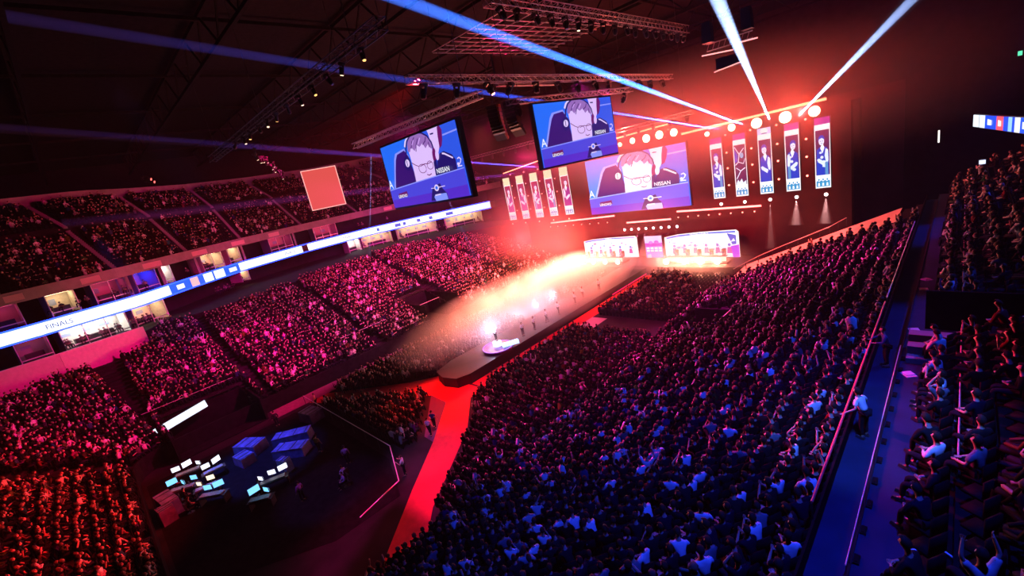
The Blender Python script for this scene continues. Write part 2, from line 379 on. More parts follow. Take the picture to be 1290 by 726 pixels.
# ------------------------------------------------------------------ screens
ART = [['sky',[[-1.88,11.91],[9.08,11.24],[10.03,-2.42],[-3.18,-1.92]]],['chairlight',[[13.4,7.91],[16.29,8.0],[16.29,7.82],[13.41,7.71]]],['chairlight',[[0.97,2.91],[1.97,5.26],[2.62,6.85],[3.19,7.57],[5.41,7.84],[6.1,6.65],[5.79,4.91],[2.38,2.76]]],['chair',[[1.28,2.78],[2.29,5.21],[3.0,6.69],[3.55,7.34],[5.36,7.59],[6.0,6.66],[6.44,4.11],[6.39,2.7]]],['skin',[[10.35,10.27],[13.0,9.98],[12.75,7.16],[12.25,6.28],[11.51,5.26],[11.17,6.8],[10.95,8.65]]],['navy',[[11.27,8.5],[11.94,8.48],[11.88,8.3],[11.28,8.32]]],['plum',[[12.78,8.91],[13.18,9.11],[13.51,8.44],[13.27,7.38],[12.91,6.65],[12.44,6.41],[12.58,7.83]]],['navy',[[10.93,3.2],[11.46,4.94],[12.18,5.81],[13.01,5.96],[14.32,5.29],[14.75,4.6],[14.68,3.36]]],['white',[[12.61,5.64],[13.07,5.52],[13.12,5.72],[12.66,5.84]]],['white',[[12.95,5.57],[14.33,4.77],[14.43,4.94],[13.05,5.75]]],['white',[[15.05,4.55],[15.42,4.68],[15.38,4.81],[15.01,4.68]]],['white',[[15.3,4.71],[15.6,4.39],[15.7,4.49],[15.4,4.81]]],['white',[[15.59,4.53],[15.36,4.11],[15.47,4.05],[15.7,4.46]]],['white',[[15.42,4.18],[14.86,3.75],[14.94,3.64],[15.49,4.08]]],['white',[[14.89,3.65],[15.62,3.63],[15.63,3.77],[14.89,3.79]]],['white',[[15.25,3.98],[15.17,3.86],[15.02,3.83],[14.88,3.9],[14.84,4.04],[14.92,4.16],[15.07,4.19],[15.21,4.12]]],['skin',[[6.34,7.49],[8.93,8.22],[11.05,7.15],[11.04,5.83],[10.65,3.07],[8.39,2.83],[6.36,2.88],[6.44,4.47],[6.45,5.88]]],['hair',[[6.17,7.31],[6.44,8.27],[7.03,8.94],[7.98,9.13],[9.07,9.04],[10.09,8.7],[10.83,8.1],[11.16,7.38],[11.17,6.63],[10.82,6.78],[10.48,7.34],[9.89,6.95],[9.48,7.69],[8.79,7.36],[8.3,7.74],[7.62,7.06],[7.06,7.68],[6.57,7.1]]],['hairdark',[[7.09,7.47],[7.54,8.25],[7.39,8.32],[6.94,7.55]]],['hairdark',[[7.47,8.17],[8.18,8.69],[8.07,8.81],[7.36,8.29]]],['hairdark',[[7.94,6.9],[8.29,7.77],[8.15,7.82],[7.8,6.95]]],['hairdark',[[8.24,7.69],[8.86,8.4],[8.75,8.49],[8.13,7.78]]],['hairdark',[[9.54,7.43],[10.19,7.77],[10.11,7.91],[9.46,7.56]]],['hairdark',[[10.17,7.75],[10.46,8.27],[10.32,8.34],[10.03,7.83]]],['hairdark',[[10.75,6.93],[10.76,7.58],[10.62,7.58],[10.61,6.94]]],['hairlight',[[8.71,7.68],[9.33,8.39],[9.2,8.49],[8.58,7.78]]],['hairlight',[[7.42,7.84],[7.94,8.41],[7.82,8.5],[7.3,7.93]]],['white',[[5.91,7.9],[6.31,8.58],[6.04,8.72],[5.63,8.04]]],['white',[[6.18,8.43],[7.02,9.05],[6.82,9.27],[5.98,8.66]]],['white',[[6.84,8.96],[7.75,9.19],[7.65,9.46],[6.74,9.23]]],['navy',[[5.76,6.63],[6.09,7.76],[5.84,7.83],[5.51,6.7]]],['navy',[[6.03,7.63],[6.68,8.58],[6.46,8.71],[5.81,7.75]]],['navy',[[6.56,8.47],[7.53,9.06],[7.38,9.25],[6.41,8.66]]],['navy',[[7.37,9.01],[8.63,9.15],[8.59,9.37],[7.32,9.23]]],['navy',[[8.48,9.16],[9.81,8.84],[9.85,9.05],[8.52,9.37]]],['navy',[[9.67,8.91],[10.72,8.22],[10.83,8.39],[9.79,9.08]]],['navy',[[10.61,8.33],[11.2,7.34],[11.39,7.44],[10.79,8.43]]],['navy',[[11.15,7.48],[11.33,6.28],[11.55,6.3],[11.37,7.5]]],['navy',[[6.31,5.64],[6.19,5.26],[5.96,4.96],[5.67,4.78],[5.36,4.74],[5.07,4.86],[4.85,5.12],[4.74,5.47],[4.75,5.87],[4.88,6.25],[5.11,6.56],[5.41,6.74],[5.72,6.76],[6.0,6.64],[6.21,6.38],[6.32,6.03]]],['white',[[6.01,5.74],[5.94,5.54],[5.81,5.39],[5.64,5.3],[5.45,5.28],[5.28,5.35],[5.15,5.48],[5.08,5.67],[5.08,5.88],[5.15,6.07],[5.28,6.23],[5.45,6.32],[5.64,6.33],[5.81,6.26],[5.94,6.12],[6.01,5.94]]],['navy',[[5.42,6.24],[5.42,5.38],[5.54,5.38],[5.54,6.24]]],['plum',[[11.65,5.73],[11.57,5.38],[11.44,5.09],[11.29,4.91],[11.14,4.86],[11.01,4.95],[10.93,5.17],[10.9,5.49],[10.93,5.85],[11.01,6.2],[11.14,6.49],[11.29,6.67],[11.44,6.72],[11.57,6.62],[11.65,6.4],[11.68,6.09]]],['navy',[[10.85,5.04],[11.51,5.26],[11.2,3.33],[10.69,3.2]]],['skin',[[12.12,5.65],[12.06,5.42],[11.96,5.22],[11.83,5.1],[11.7,5.07],[11.58,5.14],[11.5,5.29],[11.46,5.51],[11.47,5.76],[11.54,6.0],[11.64,6.2],[11.77,6.32],[11.9,6.34],[12.02,6.27],[12.1,6.12],[12.14,5.9]]],['plum',[[6.4,5.67],[7.29,5.13],[7.35,5.22],[6.47,5.76]]],['plum',[[7.25,5.16],[7.83,4.92],[7.88,5.01],[7.29,5.25]]],['plum',[[9.18,4.51],[9.05,4.23],[9.13,4.2],[9.26,4.47]]],['plum',[[9.09,4.28],[8.81,4.09],[8.87,4.02],[9.14,4.21]]],['plum',[[8.87,4.11],[8.51,4.03],[8.53,3.95],[8.89,4.03]]],['plum',[[8.57,4.03],[8.19,4.08],[8.17,4.0],[8.55,3.95]]],['plum',[[8.25,4.07],[7.92,4.24],[7.87,4.16],[8.2,3.99]]],['plum',[[7.97,4.2],[7.76,4.46],[7.68,4.41],[7.89,4.15]]],['plum',[[7.78,4.4],[7.75,4.71],[7.65,4.7],[7.69,4.39]]],['plum',[[7.73,4.64],[7.87,4.92],[7.79,4.96],[7.65,4.68]]],['plum',[[7.83,4.87],[8.11,5.07],[8.06,5.14],[7.77,4.94]]],['plum',[[8.05,5.04],[8.42,5.12],[8.4,5.2],[8.04,5.13]]],['plum',[[8.36,5.12],[8.74,5.06],[8.75,5.14],[8.38,5.2]]],['plum',[[8.68,5.08],[9.0,4.9],[9.05,4.98],[8.73,5.15]]],['plum',[[8.96,4.94],[9.16,4.68],[9.23,4.73],[9.03,4.99]]],['plum',[[9.13,4.74],[9.17,4.44],[9.26,4.45],[9.22,4.75]]],['plum',[[10.69,4.69],[10.58,4.44],[10.66,4.41],[10.77,4.66]]],['plum',[[10.61,4.49],[10.39,4.3],[10.45,4.24],[10.67,4.42]]],['plum',[[10.45,4.33],[10.16,4.25],[10.18,4.17],[10.47,4.25]]],['plum',[[10.22,4.25],[9.91,4.29],[9.9,4.21],[10.2,4.17]]],['plum',[[9.97,4.27],[9.72,4.43],[9.67,4.36],[9.92,4.2]]],['plum',[[9.76,4.39],[9.6,4.63],[9.53,4.59],[9.68,4.34]]],['plum',[[9.62,4.57],[9.6,4.85],[9.51,4.84],[9.54,4.57]]],['plum',[[9.59,4.79],[9.7,5.05],[9.62,5.08],[9.51,4.82]]],['plum',[[9.66,5.0],[9.89,5.19],[9.83,5.25],[9.61,5.07]]],['plum',[[9.84,5.16],[10.13,5.24],[10.11,5.32],[9.81,5.24]]],['plum',[[10.07,5.23],[10.37,5.19],[10.38,5.27],[10.08,5.32]]],['plum',[[10.31,5.21],[10.56,5.05],[10.61,5.12],[10.36,5.28]]],['plum',[[10.52,5.09],[10.67,4.85],[10.75,4.9],[10.59,5.13]]],['plum',[[10.65,4.91],[10.68,4.63],[10.76,4.64],[10.74,4.92]]],['plum',[[8.17,4.87],[9.17,5.05],[9.15,5.15],[8.15,4.97]]],['plum',[[9.1,5.05],[9.85,4.94],[9.87,5.03],[9.12,5.15]]],['plum',[[9.81,4.94],[10.58,5.04],[10.56,5.13],[9.8,5.04]]],['plum',[[9.12,3.63],[9.59,3.44],[9.64,3.55],[9.17,3.74]]],['plum',[[9.58,3.44],[10.1,3.6],[10.06,3.71],[9.54,3.55]]],['hairlight',[[9.34,4.62],[9.11,3.92],[9.19,3.9],[9.42,4.59]]],['hairlight',[[9.12,3.91],[9.42,3.75],[9.46,3.82],[9.16,3.98]]],['desk',[[-0.82,2.66],[8.44,3.1],[16.7,3.39],[16.76,-1.15],[7.53,-2.33],[-1.73,-1.98]]],['desklow',[[-1.11,1.16],[9.21,1.2],[16.84,1.41],[16.76,-1.15],[7.53,-2.33],[-1.73,-1.98]]],['chairlight',[[-0.86,2.58],[8.48,3.03],[8.47,3.17],[-0.87,2.74]]],['chairlight',[[8.4,3.03],[16.73,3.36],[16.73,3.48],[8.4,3.17]]],['plum',[[1.86,1.96],[3.97,2.12],[4.06,1.49],[1.88,1.26]]],['navy',[[8.76,0.12],[9.18,1.03],[9.58,1.85],[11.19,2.21],[11.5,1.49],[12.13,0.77],[12.18,0.03]]],['white',[[10.84,1.67],[10.74,1.45],[10.55,1.31],[10.31,1.27],[10.09,1.35],[9.95,1.53],[9.92,1.76],[10.02,1.98],[10.21,2.12],[10.45,2.16],[10.67,2.07],[10.81,1.9]]],['white',[[9.27,1.72],[10.37,1.67],[10.38,1.77],[9.28,1.82]]],['white',[[10.32,1.67],[12.06,1.71],[12.06,1.81],[10.32,1.77]]],['sky',[[10.62,1.69],[10.55,1.56],[10.42,1.49],[10.27,1.5],[10.17,1.6],[10.14,1.74],[10.21,1.87],[10.34,1.94],[10.49,1.93],[10.6,1.83]]],['paleblue',[[9.52,0.58],[9.87,0.89],[12.03,0.85],[12.12,-0.01],[9.8,-0.07]]],['white',[[9.8,0.69],[10.93,0.73],[10.93,0.9],[9.81,0.85]]]]
PALC = {'bg':(.035,.16,.80),'sky':(.02,.25,.95),'chairlight':(.35,.5,1),'chair':(.05,.008,.16),'skin':(1.,.88,1.),'navy':(.02,.01,.14),'plum':(.2,.01,.14),
        'white':(1,1,1),'hair':(.42,.25,.5),'hairdark':(.12,.03,.2),'hairlight':(.85,.6,.9),'desk':(.09,.10,.72),'desklow':(.12,.04,.6),'paleblue':(.3,.5,1)}
def clip(poly, W, H):
    for ax, lim, sg in ((0,0,1),(0,W,-1),(1,0,1),(1,H,-1)):
        out = []
        for i in range(len(poly)):
            a, b = poly[i-1], poly[i]; ia = (a[ax]-lim)*sg >= 0; ib = (b[ax]-lim)*sg >= 0
            if ia != ib:
                t = (lim-a[ax])/(b[ax]-a[ax]); out.append((a[0]+t*(b[0]-a[0]), a[1]+t*(b[1]-a[1])))
            if ib: out.append(tuple(b))
        poly = out
        if not poly: break
    return poly
def tess(poly):
    from mathutils.geometry import tessellate_polygon
    return [tuple(t) for t in tessellate_polygon([[Vector((x,y,0)) for x,y in poly]])]
def art_mesh(items, W, H, w, h, pre, strength, tint=(1,1,1), lay=.0012):
    """items: (colour, polygon) in a W x H picture -> MB in the XZ plane facing -Y, w x h metres, thin printed layers."""
    b = MB()
    for k, (c, poly) in enumerate(items):
        p = clip([tuple(q) for q in poly], W, H)
        if len(p) < 3: continue
        col = PALC[c] if isinstance(c, str) else c
        m = led('%s_%s' % (pre, c if isinstance(c, str) else '%d_%d_%d' % tuple(int(v*99) for v in c)), tuple(v*t for v, t in zip(col, tint)), strength)
        F = []
        for t in tess(p):
            a = (p[t[1]][0]-p[t[0]][0])*(p[t[2]][1]-p[t[0]][1])-(p[t[1]][1]-p[t[0]][1])*(p[t[2]][0]-p[t[0]][0])
            F.append(t if a > 0 else t[::-1])
        b.add([((x/W-.5)*w, -.012-lay*k, (y/H-.5)*h) for x, y in p], F, m)
    return b
RX = Matrix.Rotation(PI/2, 3, 'X')
PORTRAIT = [('bg',[(-1,-1),(17,-1),(17,10),(-1,10)])] + [(c,p) for c,p in ART]
def big_screen(name, label, loc, yaw, w, h, strength, tint, roll=0., lay=.0012):
    e = empty(name, loc, yaw, label=label, cat='screen'); e.rotation_euler.y = roll
    MB().box((0,.22,0),(w+.3,.42,h+.3)).build('housing', M_housing, e)
    d = art_mesh(PORTRAIT, 16, 9, w, h, name+'%.2f'%strength, strength, tint, lay).build('display', None, e)
    L = 93*lay+.03
    def T(s, x, y, size, c=(1,1,1)): text(s, size*w/16, led('txt_%s%.1f'%(name,strength), (.9,.92,1), strength), e, ((x/16-.5)*w,-L,(y/9-.5)*h), RX, bold=.012*w/16)
    T('NISSAN',12.4,3.72,.72); T('LENOVO',2.85,1.5,.52); T('A',.62,3.45,1.5)
    return e
big_screen('main_screen','huge stage screen showing close-up of a person in glasses and headset, above stage',(-37.25,66,14.45),0,17.6,9.15,1.35,(1,1.0,1),lay=.004)
SL = big_screen('hanging_screen','hanging screen beside the red panel, its picture of a person in headset tinted blue',(-27.4,19.35,21.4),-.04,10,4.7,1.0,(.75,.6,1))
SM = big_screen('hanging_screen','hanging screen overlapping the main stage screen, purple lower corner, person in headset',(-24.8,35.35,22.3),1.44,10,5.2,1.0,(.95,.8,1))
rs = empty('side_panel_screen', (-46.5,20.4,22.2), 1.2, label='blank salmon-red panel with pale edge behind the blue-tinted hanging screen', cat='screen')
MB().box((0,0,0),(3.4,.3,4.0)).build('housing', M_housing, rs)
MB().box((0,-.17,0),(3.3,.04,3.9)).build('display', led('salmon',(.85,.10,.09),.9), rs)
g = MB()
for s in (-1,1): g.box((1.66*s,-.2,0),(.08,.05,4.0)); g.box((0,-.2,1.96*s),(3.4,.05,.08))
g.build('edge_trim', led('salmon_edge',(1,.45,.4),1.2), rs)
# portraits on the banners
def ell(cx, cy, rx, ry, n=14): return [(cx+rx*math.cos(2*PI*i/n), cy+ry*math.sin(2*PI*i/n)) for i in range(n)]
def strk(pts, w):
    o = []
    for a, b in zip(pts[:-1], pts[1:]):
        dx, dy = b[0]-a[0], b[1]-a[1]; L = math.hypot(dx,dy); nx, ny = -dy/L*w/2, dx/L*w/2
        o.append([(a[0]+nx,a[1]+ny),(b[0]+nx,b[1]+ny),(b[0]-nx,b[1]-ny),(a[0]-nx,a[1]-ny)])
    return o
def banner_art(kind, k, warm):
    H = 9.; bgc = (.10,.01,.08) if not warm else (.30,.01,.06); blue = (.01,.05,.55) if not warm else (.35,.02,.25); wt = (1,1,1); pale = (.75,.85,1) if not warm else (1,.75,.9)
    I = [(wt,[(0,0),(2,0),(2,9),(0,9)])]
    cap = (.38,.02,.30) if not warm else (1,.72,.45)
    ch = .85 if not warm else 1.55
    if not (k == 2 and not warm): I.append((cap,[(0,9-ch),(2,9-ch),(2,9),(0,9)]))
    else: I += [((.5,.6,1),[(0,8.15),(2,8.15),(2,9),(0,9)]), (wt,ell(1,8.6,.55,.38)), ((.02,.05,.3),[(.5,8.2),(1.5,8.2),(1.3,8.35),(.7,8.35)])]
    top = 7.45 if not warm else 7.3
    I.append((bgc,[(.1,1.7),(1.9,1.7),(1.9,top),(.1,top)]))
    if kind == 'person':
        m = 1 if k % 2 else -1; cx = 1+.12*m
        fl = lambda P: [(1+(x-1)*m, y) for x, y in P]
        I.append((blue,fl([(.25,1.7),(.2,4.6),(.45,5.2),(.85,5.4),(1.3,5.35),(1.75,5.0),(1.85,1.7)])))
        I.append(((pale),fl([(.25,3.6),(.3,4.9),(.6,5.1),(.75,4.2),(.6,3.4),(.35,3.2)])))
        I.append((pale,fl([(.6,3.3),(1.5,3.9),(1.75,3.75),(1.6,3.4),(.8,2.85)])))
        I.append((wt,fl([(.75,5.2),(1.0,4.5),(1.3,5.2),(1.1,5.6),(.9,5.6)])))
        I.append((pale,ell(cx,6.05,.36,.52))); I.append((blue if not warm else (.25,.02,.15),[(cx-.42,6.1),(cx-.4,6.5),(cx-.15,6.8),(cx+.2,6.8),(cx+.42,6.45),(cx+.38,6.2),(cx+.1,6.45),(cx-.25,6.35)]))
        for q in strk([(cx-.2,6.05),(cx-.05,6.05)],.07)+strk([(cx+.08,6.05),(cx+.22,6.05)],.07)+strk([(cx-.08,5.75),(cx+.12,5.76)],.06): I.append(((.1,.02,.2),q))
        if k in (0,3,4):
            for q in (ell(.9,4.0,.22,.2,8),ell(1.15,3.4,.26,.2,7),ell(.75,4.6,.2,.16,6),ell(1.2,2.9,.3,.22,5)): I.append((pale,q))
            I.append(((.1,.3,.6),fl([(.3,1.7),(.35,3.4),(.7,3.3),(.7,1.7)])))
    else:
        for q in strk([(.2,7.2),(.9,6.1),(1.7,6.9)],.12)+strk([(.9,6.1),(.7,5.0),(.2,4.6)],.12)+strk([(.7,5.0),(1.5,4.7),(1.8,5.4)],.1)+strk([(.3,2.6),(1.0,3.7),(1.75,4.1)],.14)+strk([(1.0,3.7),(.3,4.2)],.12)+strk([(.3,2.2),(1.1,2.0),(1.8,1.9)],.12): I.append((pale,q))
        I.append(((.15,.45,.7),ell(1.3,5.9,.3,.42,8))); I.append((blue,[(.15,4.9),(.6,5.1),(.7,6.0),(.2,6.9)]))
        I.append((pale,[(.2,2.0),(.5,2.5),(.7,2.1),(1.1,2.6),(1.3,2.0),(1.8,2.3),(1.8,1.6),(.2,1.6)]))
    te = (.02,.30,.62)
    I.append(((1,1,1),[(.05,.1),(1.95,.1),(1.95,1.65),(.05,1.65)]))
    I.append((te,[(.12,.2),(1.88,.2),(1.88,.95),(1.7,1.0),(1.5,.85),(1.25,1.05),(1.0,.85),(.75,1.05),(.5,.85),(.3,1.0),(.12,.9)]))
    for c in (.45,1.0,1.55): I.append((te,ell(c,1.12,.11,.14,8))); I.append((wt,[(c-.14,.3),(c+.14,.3),(c+.1,.7),(c-.1,.7)]))
    for x in (0,1.93): I.append((wt,[(x,0),(x+.07,0),(x+.07,8),(x,8)]))
    return I
BAN = []
def banner(x, z0, z1, w, kind, k, warm, label, grp, roll):
    e = empty('banner_screen', (x,66,(z0+z1)/2), label=label, cat='screen'); e.rotation_euler.y = roll
    h = z1-z0
    MB().box((0,.15,0),(w+.1,.26,h+.1)).build('housing', M_housing, e)
    art_mesh(banner_art(kind,k,warm), 2, 9, w, h, 'ban%d' % warm, 1.15, (1,1,1), .003).build('display', None, e)
    return e
RBL = ['innermost of the five banners beyond main screen, figure in blue under magenta cap','second banner beyond main screen, showing branching white line pattern','middle banner of right five, topped by a white emblem','fourth banner of right five, figure with pale flower shapes','outermost banner by the dark wing, figure in dark blue with pale strip']
for k, x in enumerate([-24.3,-21.3,-18.25,-15.2,-12.05]):
    banner(x, 10.45, 18.0+(.85 if k==2 else .75), 1.55, 'abstract' if k == 1 else 'person', k, 0, RBL[k], None, 0)
LBL = ['outermost of five pink banners left of main screen','second pink banner from the left stand','middle banner of the five pink banners','fourth pink banner counting from the left stand','pink banner nearest to the hanging screen']
for k, x in enumerate([-65.7,-62.0,-58.3,-54.7,-51.0]):
    banner(x, 10.3, 18.9, 1.85, 'person', k+1, 1, LBL[k], None, 0)
# stage back screens
def stage_screen(x0, x1, z0, z1, lab, n, seed):
    W = 16.; H = 16*(z1-z0)/(x1-x0); r = random.Random(seed); e = empty('stage_screen', ((x0+x1)/2,68.2,(z0+z1)/2), label=lab, cat='screen')
    w = x1-x0; h = z1-z0
    out = [(0,0),(W,0),(W,H*.93),(W*.97,H),(W*.5,H*.98),(W*.2,H*.93),(0,H*.84)]
    g = MB(); g.add([((x/W-.5)*w,.3,(y/H-.5)*h) for x,y in out]+[((x/W-.5)*w,0,(y/H-.5)*h) for x,y in out], [tuple(range(7))[::-1],tuple(range(7,14))]+[(i,(i+1)%7,7+(i+1)%7,7+i) for i in range(7)])
    g.build('housing', M_housing, e)
    I = [((.95,.97,1),out)]
    I.append(((.05,.15,.75),[(W*.03,H*.83),(W*.2,H*.9),(W*.5,H*.95),(W*.96,H*.96),(W*.96,H*.90),(W*.5,H*.9),(W*.2,H*.84),(W*.03,H*.77)]))
    I.append(((.85,.93,1),[(W*.06,H*.2),(W*.94,H*.2),(W*.94,H*.88),(W*.06,H*.76)]))
    for k in range(26):
        x, y = r.uniform(.06,.9)*W, r.uniform(.3,.72)*H; a, b_ = r.uniform(.2,.9), r.uniform(.1,.4)
        I.append((r.choice([(1,.45,.75),(.6,.15,.7),(.2,.35,.9),(1,.75,.95),(.9,.1,.4),(1,1,1)]),[(x,y),(x+a,y+.05),(x+a*.9,y+b_),(x+.05,y+b_)]))
    for k in range(n):
        x = W*(.14+.74*k/(n-1)); I.append(((1,1,1),[(x-.4,H*.62),(x+.4,H*.63),(x+.4,H*.74),(x-.4,H*.73)])); I.append(((.12,.15,.6),ell(x,H*.5,.3,.34,8))); I.append(((.5,.05,.4),[(x-.5,H*.2),(x+.5,H*.2),(x+.35,H*.42),(x-.35,H*.42)]))
    if n > 5: I += [((.02,.08,.6),[(W*.86,H*.9),(W*.97,H*.82),(W*.97,H*.52),(W*.92,H*.5)]), ((.75,.85,1),[(W*.9,H*.6),(W*.96,H*.62),(W*.94,H*.72)]), ((.45,.05,.8),[(W*.92,H*.05),(W,H*.05),(W,H*.5),(W*.9,H*.45)])]
    art_mesh(I, W, H, w, h, 'stg', 1.2, (1,1,1), .004).build('display', None, e)
    text('GRAND FINALS' if n > 5 else 'FINALS', .42, led('stagetxt',(.9,.93,1),1.2), e, (0,-.2,h*.43), RX, bold=.01)
    return e
stage_screen(-50.6,-39.4,1.35,5.15,'white and pink arched stage screen behind the desk nearer the smoke',5,3)
stage_screen(-34.4,-22.9,.95,5.35,'wide white and blue arched stage screen at the far desk',6,9)
e = empty('centre_screen', (-36.5,68.3,2.7), label='small violet screen with row of white tiles between the two stage screens', cat='screen')
MB().box((0,.15,0),(3.2,.3,4.6)).build('housing', M_housing, e)
I = [((.30,.12,.85),[(0,0),(4,0),(4,6),(0,6)]),((.85,.55,1),[(0,4.4),(4,4.4),(4,6),(0,6)]),((.6,.0,.6),[(0,3.6),(4,3.6),(4,4.4),(0,4.4)]),((.75,.1,.7),ell(1.4,4.5,.5,.4,8)),((.75,.1,.7),ell(2.7,4.6,.6,.4,8)),((.5,.6,1),[(.2,.3),(1.4,.3),(1.2,1.9),(.3,1.7)])]
for k in range(4):
    for j in range(2): I.append(((.85,.93,1),[(.25+.95*k,2.4+.6*j),(1.0+.95*k,2.4+.6*j),(1.0+.95*k,2.85+.6*j),(.25+.95*k,2.85+.6*j)]))
art_mesh(I,4,6,3.1,4.5,'cen',1.1,(1,1,1),.004).build('display',None,e)

# ------------------------------------------------------------------ ribbon boards
rb = empty('ribbon_board', (rib_x(20),20,13.35), label='long white glowing ribbon board with blue sections around left stand', cat='screen')
def rib_piece(Y0, Y1, col, s, z0=12.62, z1=14.0, off=.12, name='ribbon', n=None):
    b = MB(); n = n or max(1, int((Y1-Y0)/1.5)); O = Vector(rb.location)
    for i in range(n):
        a, c = Y0+(Y1-Y0)*i/n, Y0+(Y1-Y0)*(i+1)/n; A, C_ = rib_x(a)+off, rib_x(c)+off
        b.add([Vector(p)-O for p in ((A,a,z0),(C_,c,z0),(C_,c,z1),(A,a,z1))], [(0,1,2,3)])
    return b.build(name, led('rb_%s'%name+'%d_%d_%d_%d'%(*[int(v*99) for v in col],int(s*10)), col, s, name == 'edge_line'), rb)
def backing():
    b = MB(); O = Vector(rb.location)
    for a in np.arange(-16,76,2.):
        b.bar(Vector((rib_x(a)+.03,a,13.3))-O,Vector((rib_x(a+2)+.03,a+2,13.3))-O,.12,1.6)
    b.build('housing', M_housing, rb)
backing()
WS = [(-16,9.2),(14.5,16),(16.3,18.1),(21,75)]
for a, c in WS: rib_piece(a,c,(.85,.9,1),1.6,name='white_section')
for a, c in [(9.2,12.4),(13.6,14.5),(16,16.3),(18.1,21)]: rib_piece(a,c,(.01,.12,.85),1.2,name='blue_section')
rib_piece(12.4,13.6,(1,.45,.5),1.3,name='pink_section')
for a, c in [(10.2,11.7),(19,20.4),(51.5,52),(55.3,56.5),(57,57.6),(60,60.7),(62.5,63.2),(66,67.5)]:
    rib_piece(a,c,(.9,.95,1) if a < 25 else (.02,.1,.6),1.3,12.95,13.65,.15,'logo_block',2)
for z in (12.5,14.06): rib_piece(-16,75,(.01,.04,1),6,z-.06,z+.14,.14,'edge_line',60)
for a, s in ((-3,'FINALS'),(31,'FINALS'),(44.5,'FINALS')):
    x = rib_x(a)+.45; text(s, .8, led('ribtxt',(.05,.1,.5),.8), rb, (x-rb.location.x,a-20,-.05), Matrix.Rotation(PI/2,3,'Z')@RX)
rr = empty('ribbon_board', (2,62,15.2), label='short blue and white ribbon board with red tile in dark corner at right', cat='screen')
A0, A1 = Vector((.6,70,15.35)), Vector((3.6,54,15.3)); O = Vector(rr.location)
MB().bar(A0-O+Vector((.12,0,0)), A1-O+Vector((.12,0,0)), .2, 1.35).build('housing', M_housing, rr)
for f0, f1, col in [(0,.13,(.8,.9,1)),(.14,.26,(.8,.9,1)),(.26,.48,(.01,.08,.9)),(.48,.6,(1,.1,.15)),(.6,.68,(.01,.08,.9)),(.68,.74,(.3,.6,1)),(.74,.78,(.01,.08,.9)),(.78,.86,(.9,.95,1)),(.86,1.,(.01,.1,.95))]:
    p, q = A0.lerp(A1,f0)-O, A0.lerp(A1,f1)-O; n_ = (A1-A0).cross(Vector((0,0,1))).normalized()*.06
    MB().add([p-Vector((0,0,.6))+n_,q-Vector((0,0,.6))+n_,q+Vector((0,0,.6))+n_,p+Vector((0,0,.6))+n_],[(0,1,2,3)]).build('tile', led('rr%d_%d_%d'%tuple(int(v*99) for v in col),col,1.3), rr)
for f0, f1 in [(.32,.4),(.52,.57),(.9,.96)]:
    p, q = A0.lerp(A1,f0)-O, A0.lerp(A1,f1)-O; n_ = (A1-A0).cross(Vector((0,0,1))).normalized()*.1
    MB().add([p-Vector((0,0,.25))+n_,q-Vector((0,0,.25))+n_,q+Vector((0,0,.2))+n_,p+Vector((0,0,.3))+n_],[(0,1,2,3)]).build('logo_block', led('rrw',(.9,.95,1),1.3), rr)
# ------------------------------------------------------------------ rig
def truss(label, a, b, w=.5, step=.8, name='lighting_truss', m=None, hang=True):
    a = Vector(a); b = Vector(b); e = empty(name, a, label=label, cat='truss'); d = b-a; L = d.length; y = d/L
    x = y.cross(Vector((0,0,1))).normalized(); z = x.cross(y); c = [(x*sx+z*sz)*w/2 for sx, sz in ((-1,-1),(1,-1),(1,1),(-1,1))]
    g = MB()
    for q in c: g.tube(q, q+d, .04, n=6)
    g.build('chords', m or M_steel, e)
    g = MB(); n = max(2, int(L/step))
    for k in range(n):
        p, q = d*k/n, d*(k+1)/n
        for i in range(4):
            j = (i+1) % 4; g.bar(c[i]+p, c[j]+(q if i % 2 == 0 else q), .022); g.bar(c[i]+p, c[j]+p, .022)
    g.build('lacing', m or M_steel, e)
    if hang:
        for t in (.08,.5,.92):
            MB().bar(d*t+Vector((0,0,w/2)), d*t+Vector((0,0,37-a.z)), .03).build('hanging_cable', M_dsteel, e)
    return e
truss('long red-lit truss high over right half of floor, row of lamps below',(-22.4,24,31),(-22.4,55,31),.75)
truss('level truss with many moving lights, above the overlapping hanging screen',(-25.8,18.8,27),(-25.5,57,27),.5)
truss('shorter truss just under the level truss',(-28,30.2,25.7),(-25.2,46.5,25.7),.45)
truss('dark truss crossing high above the left side with small warm lamps',(-20,13.9,28),(-60,14.8,28),.6,1.2,m=M_dsteel)
truss('dark truss above the blue-tinted hanging screen',(-20,19.4,24.6),(-36,19.4,24.6),.4)
truss('truss carrying bright lamps over main screen',(-40.5,65.2,22.6),(-24.5,60,22.6),.45)
truss('truss behind the screens over the pink banners',(-70,60,24),(-45,60,24),.45)
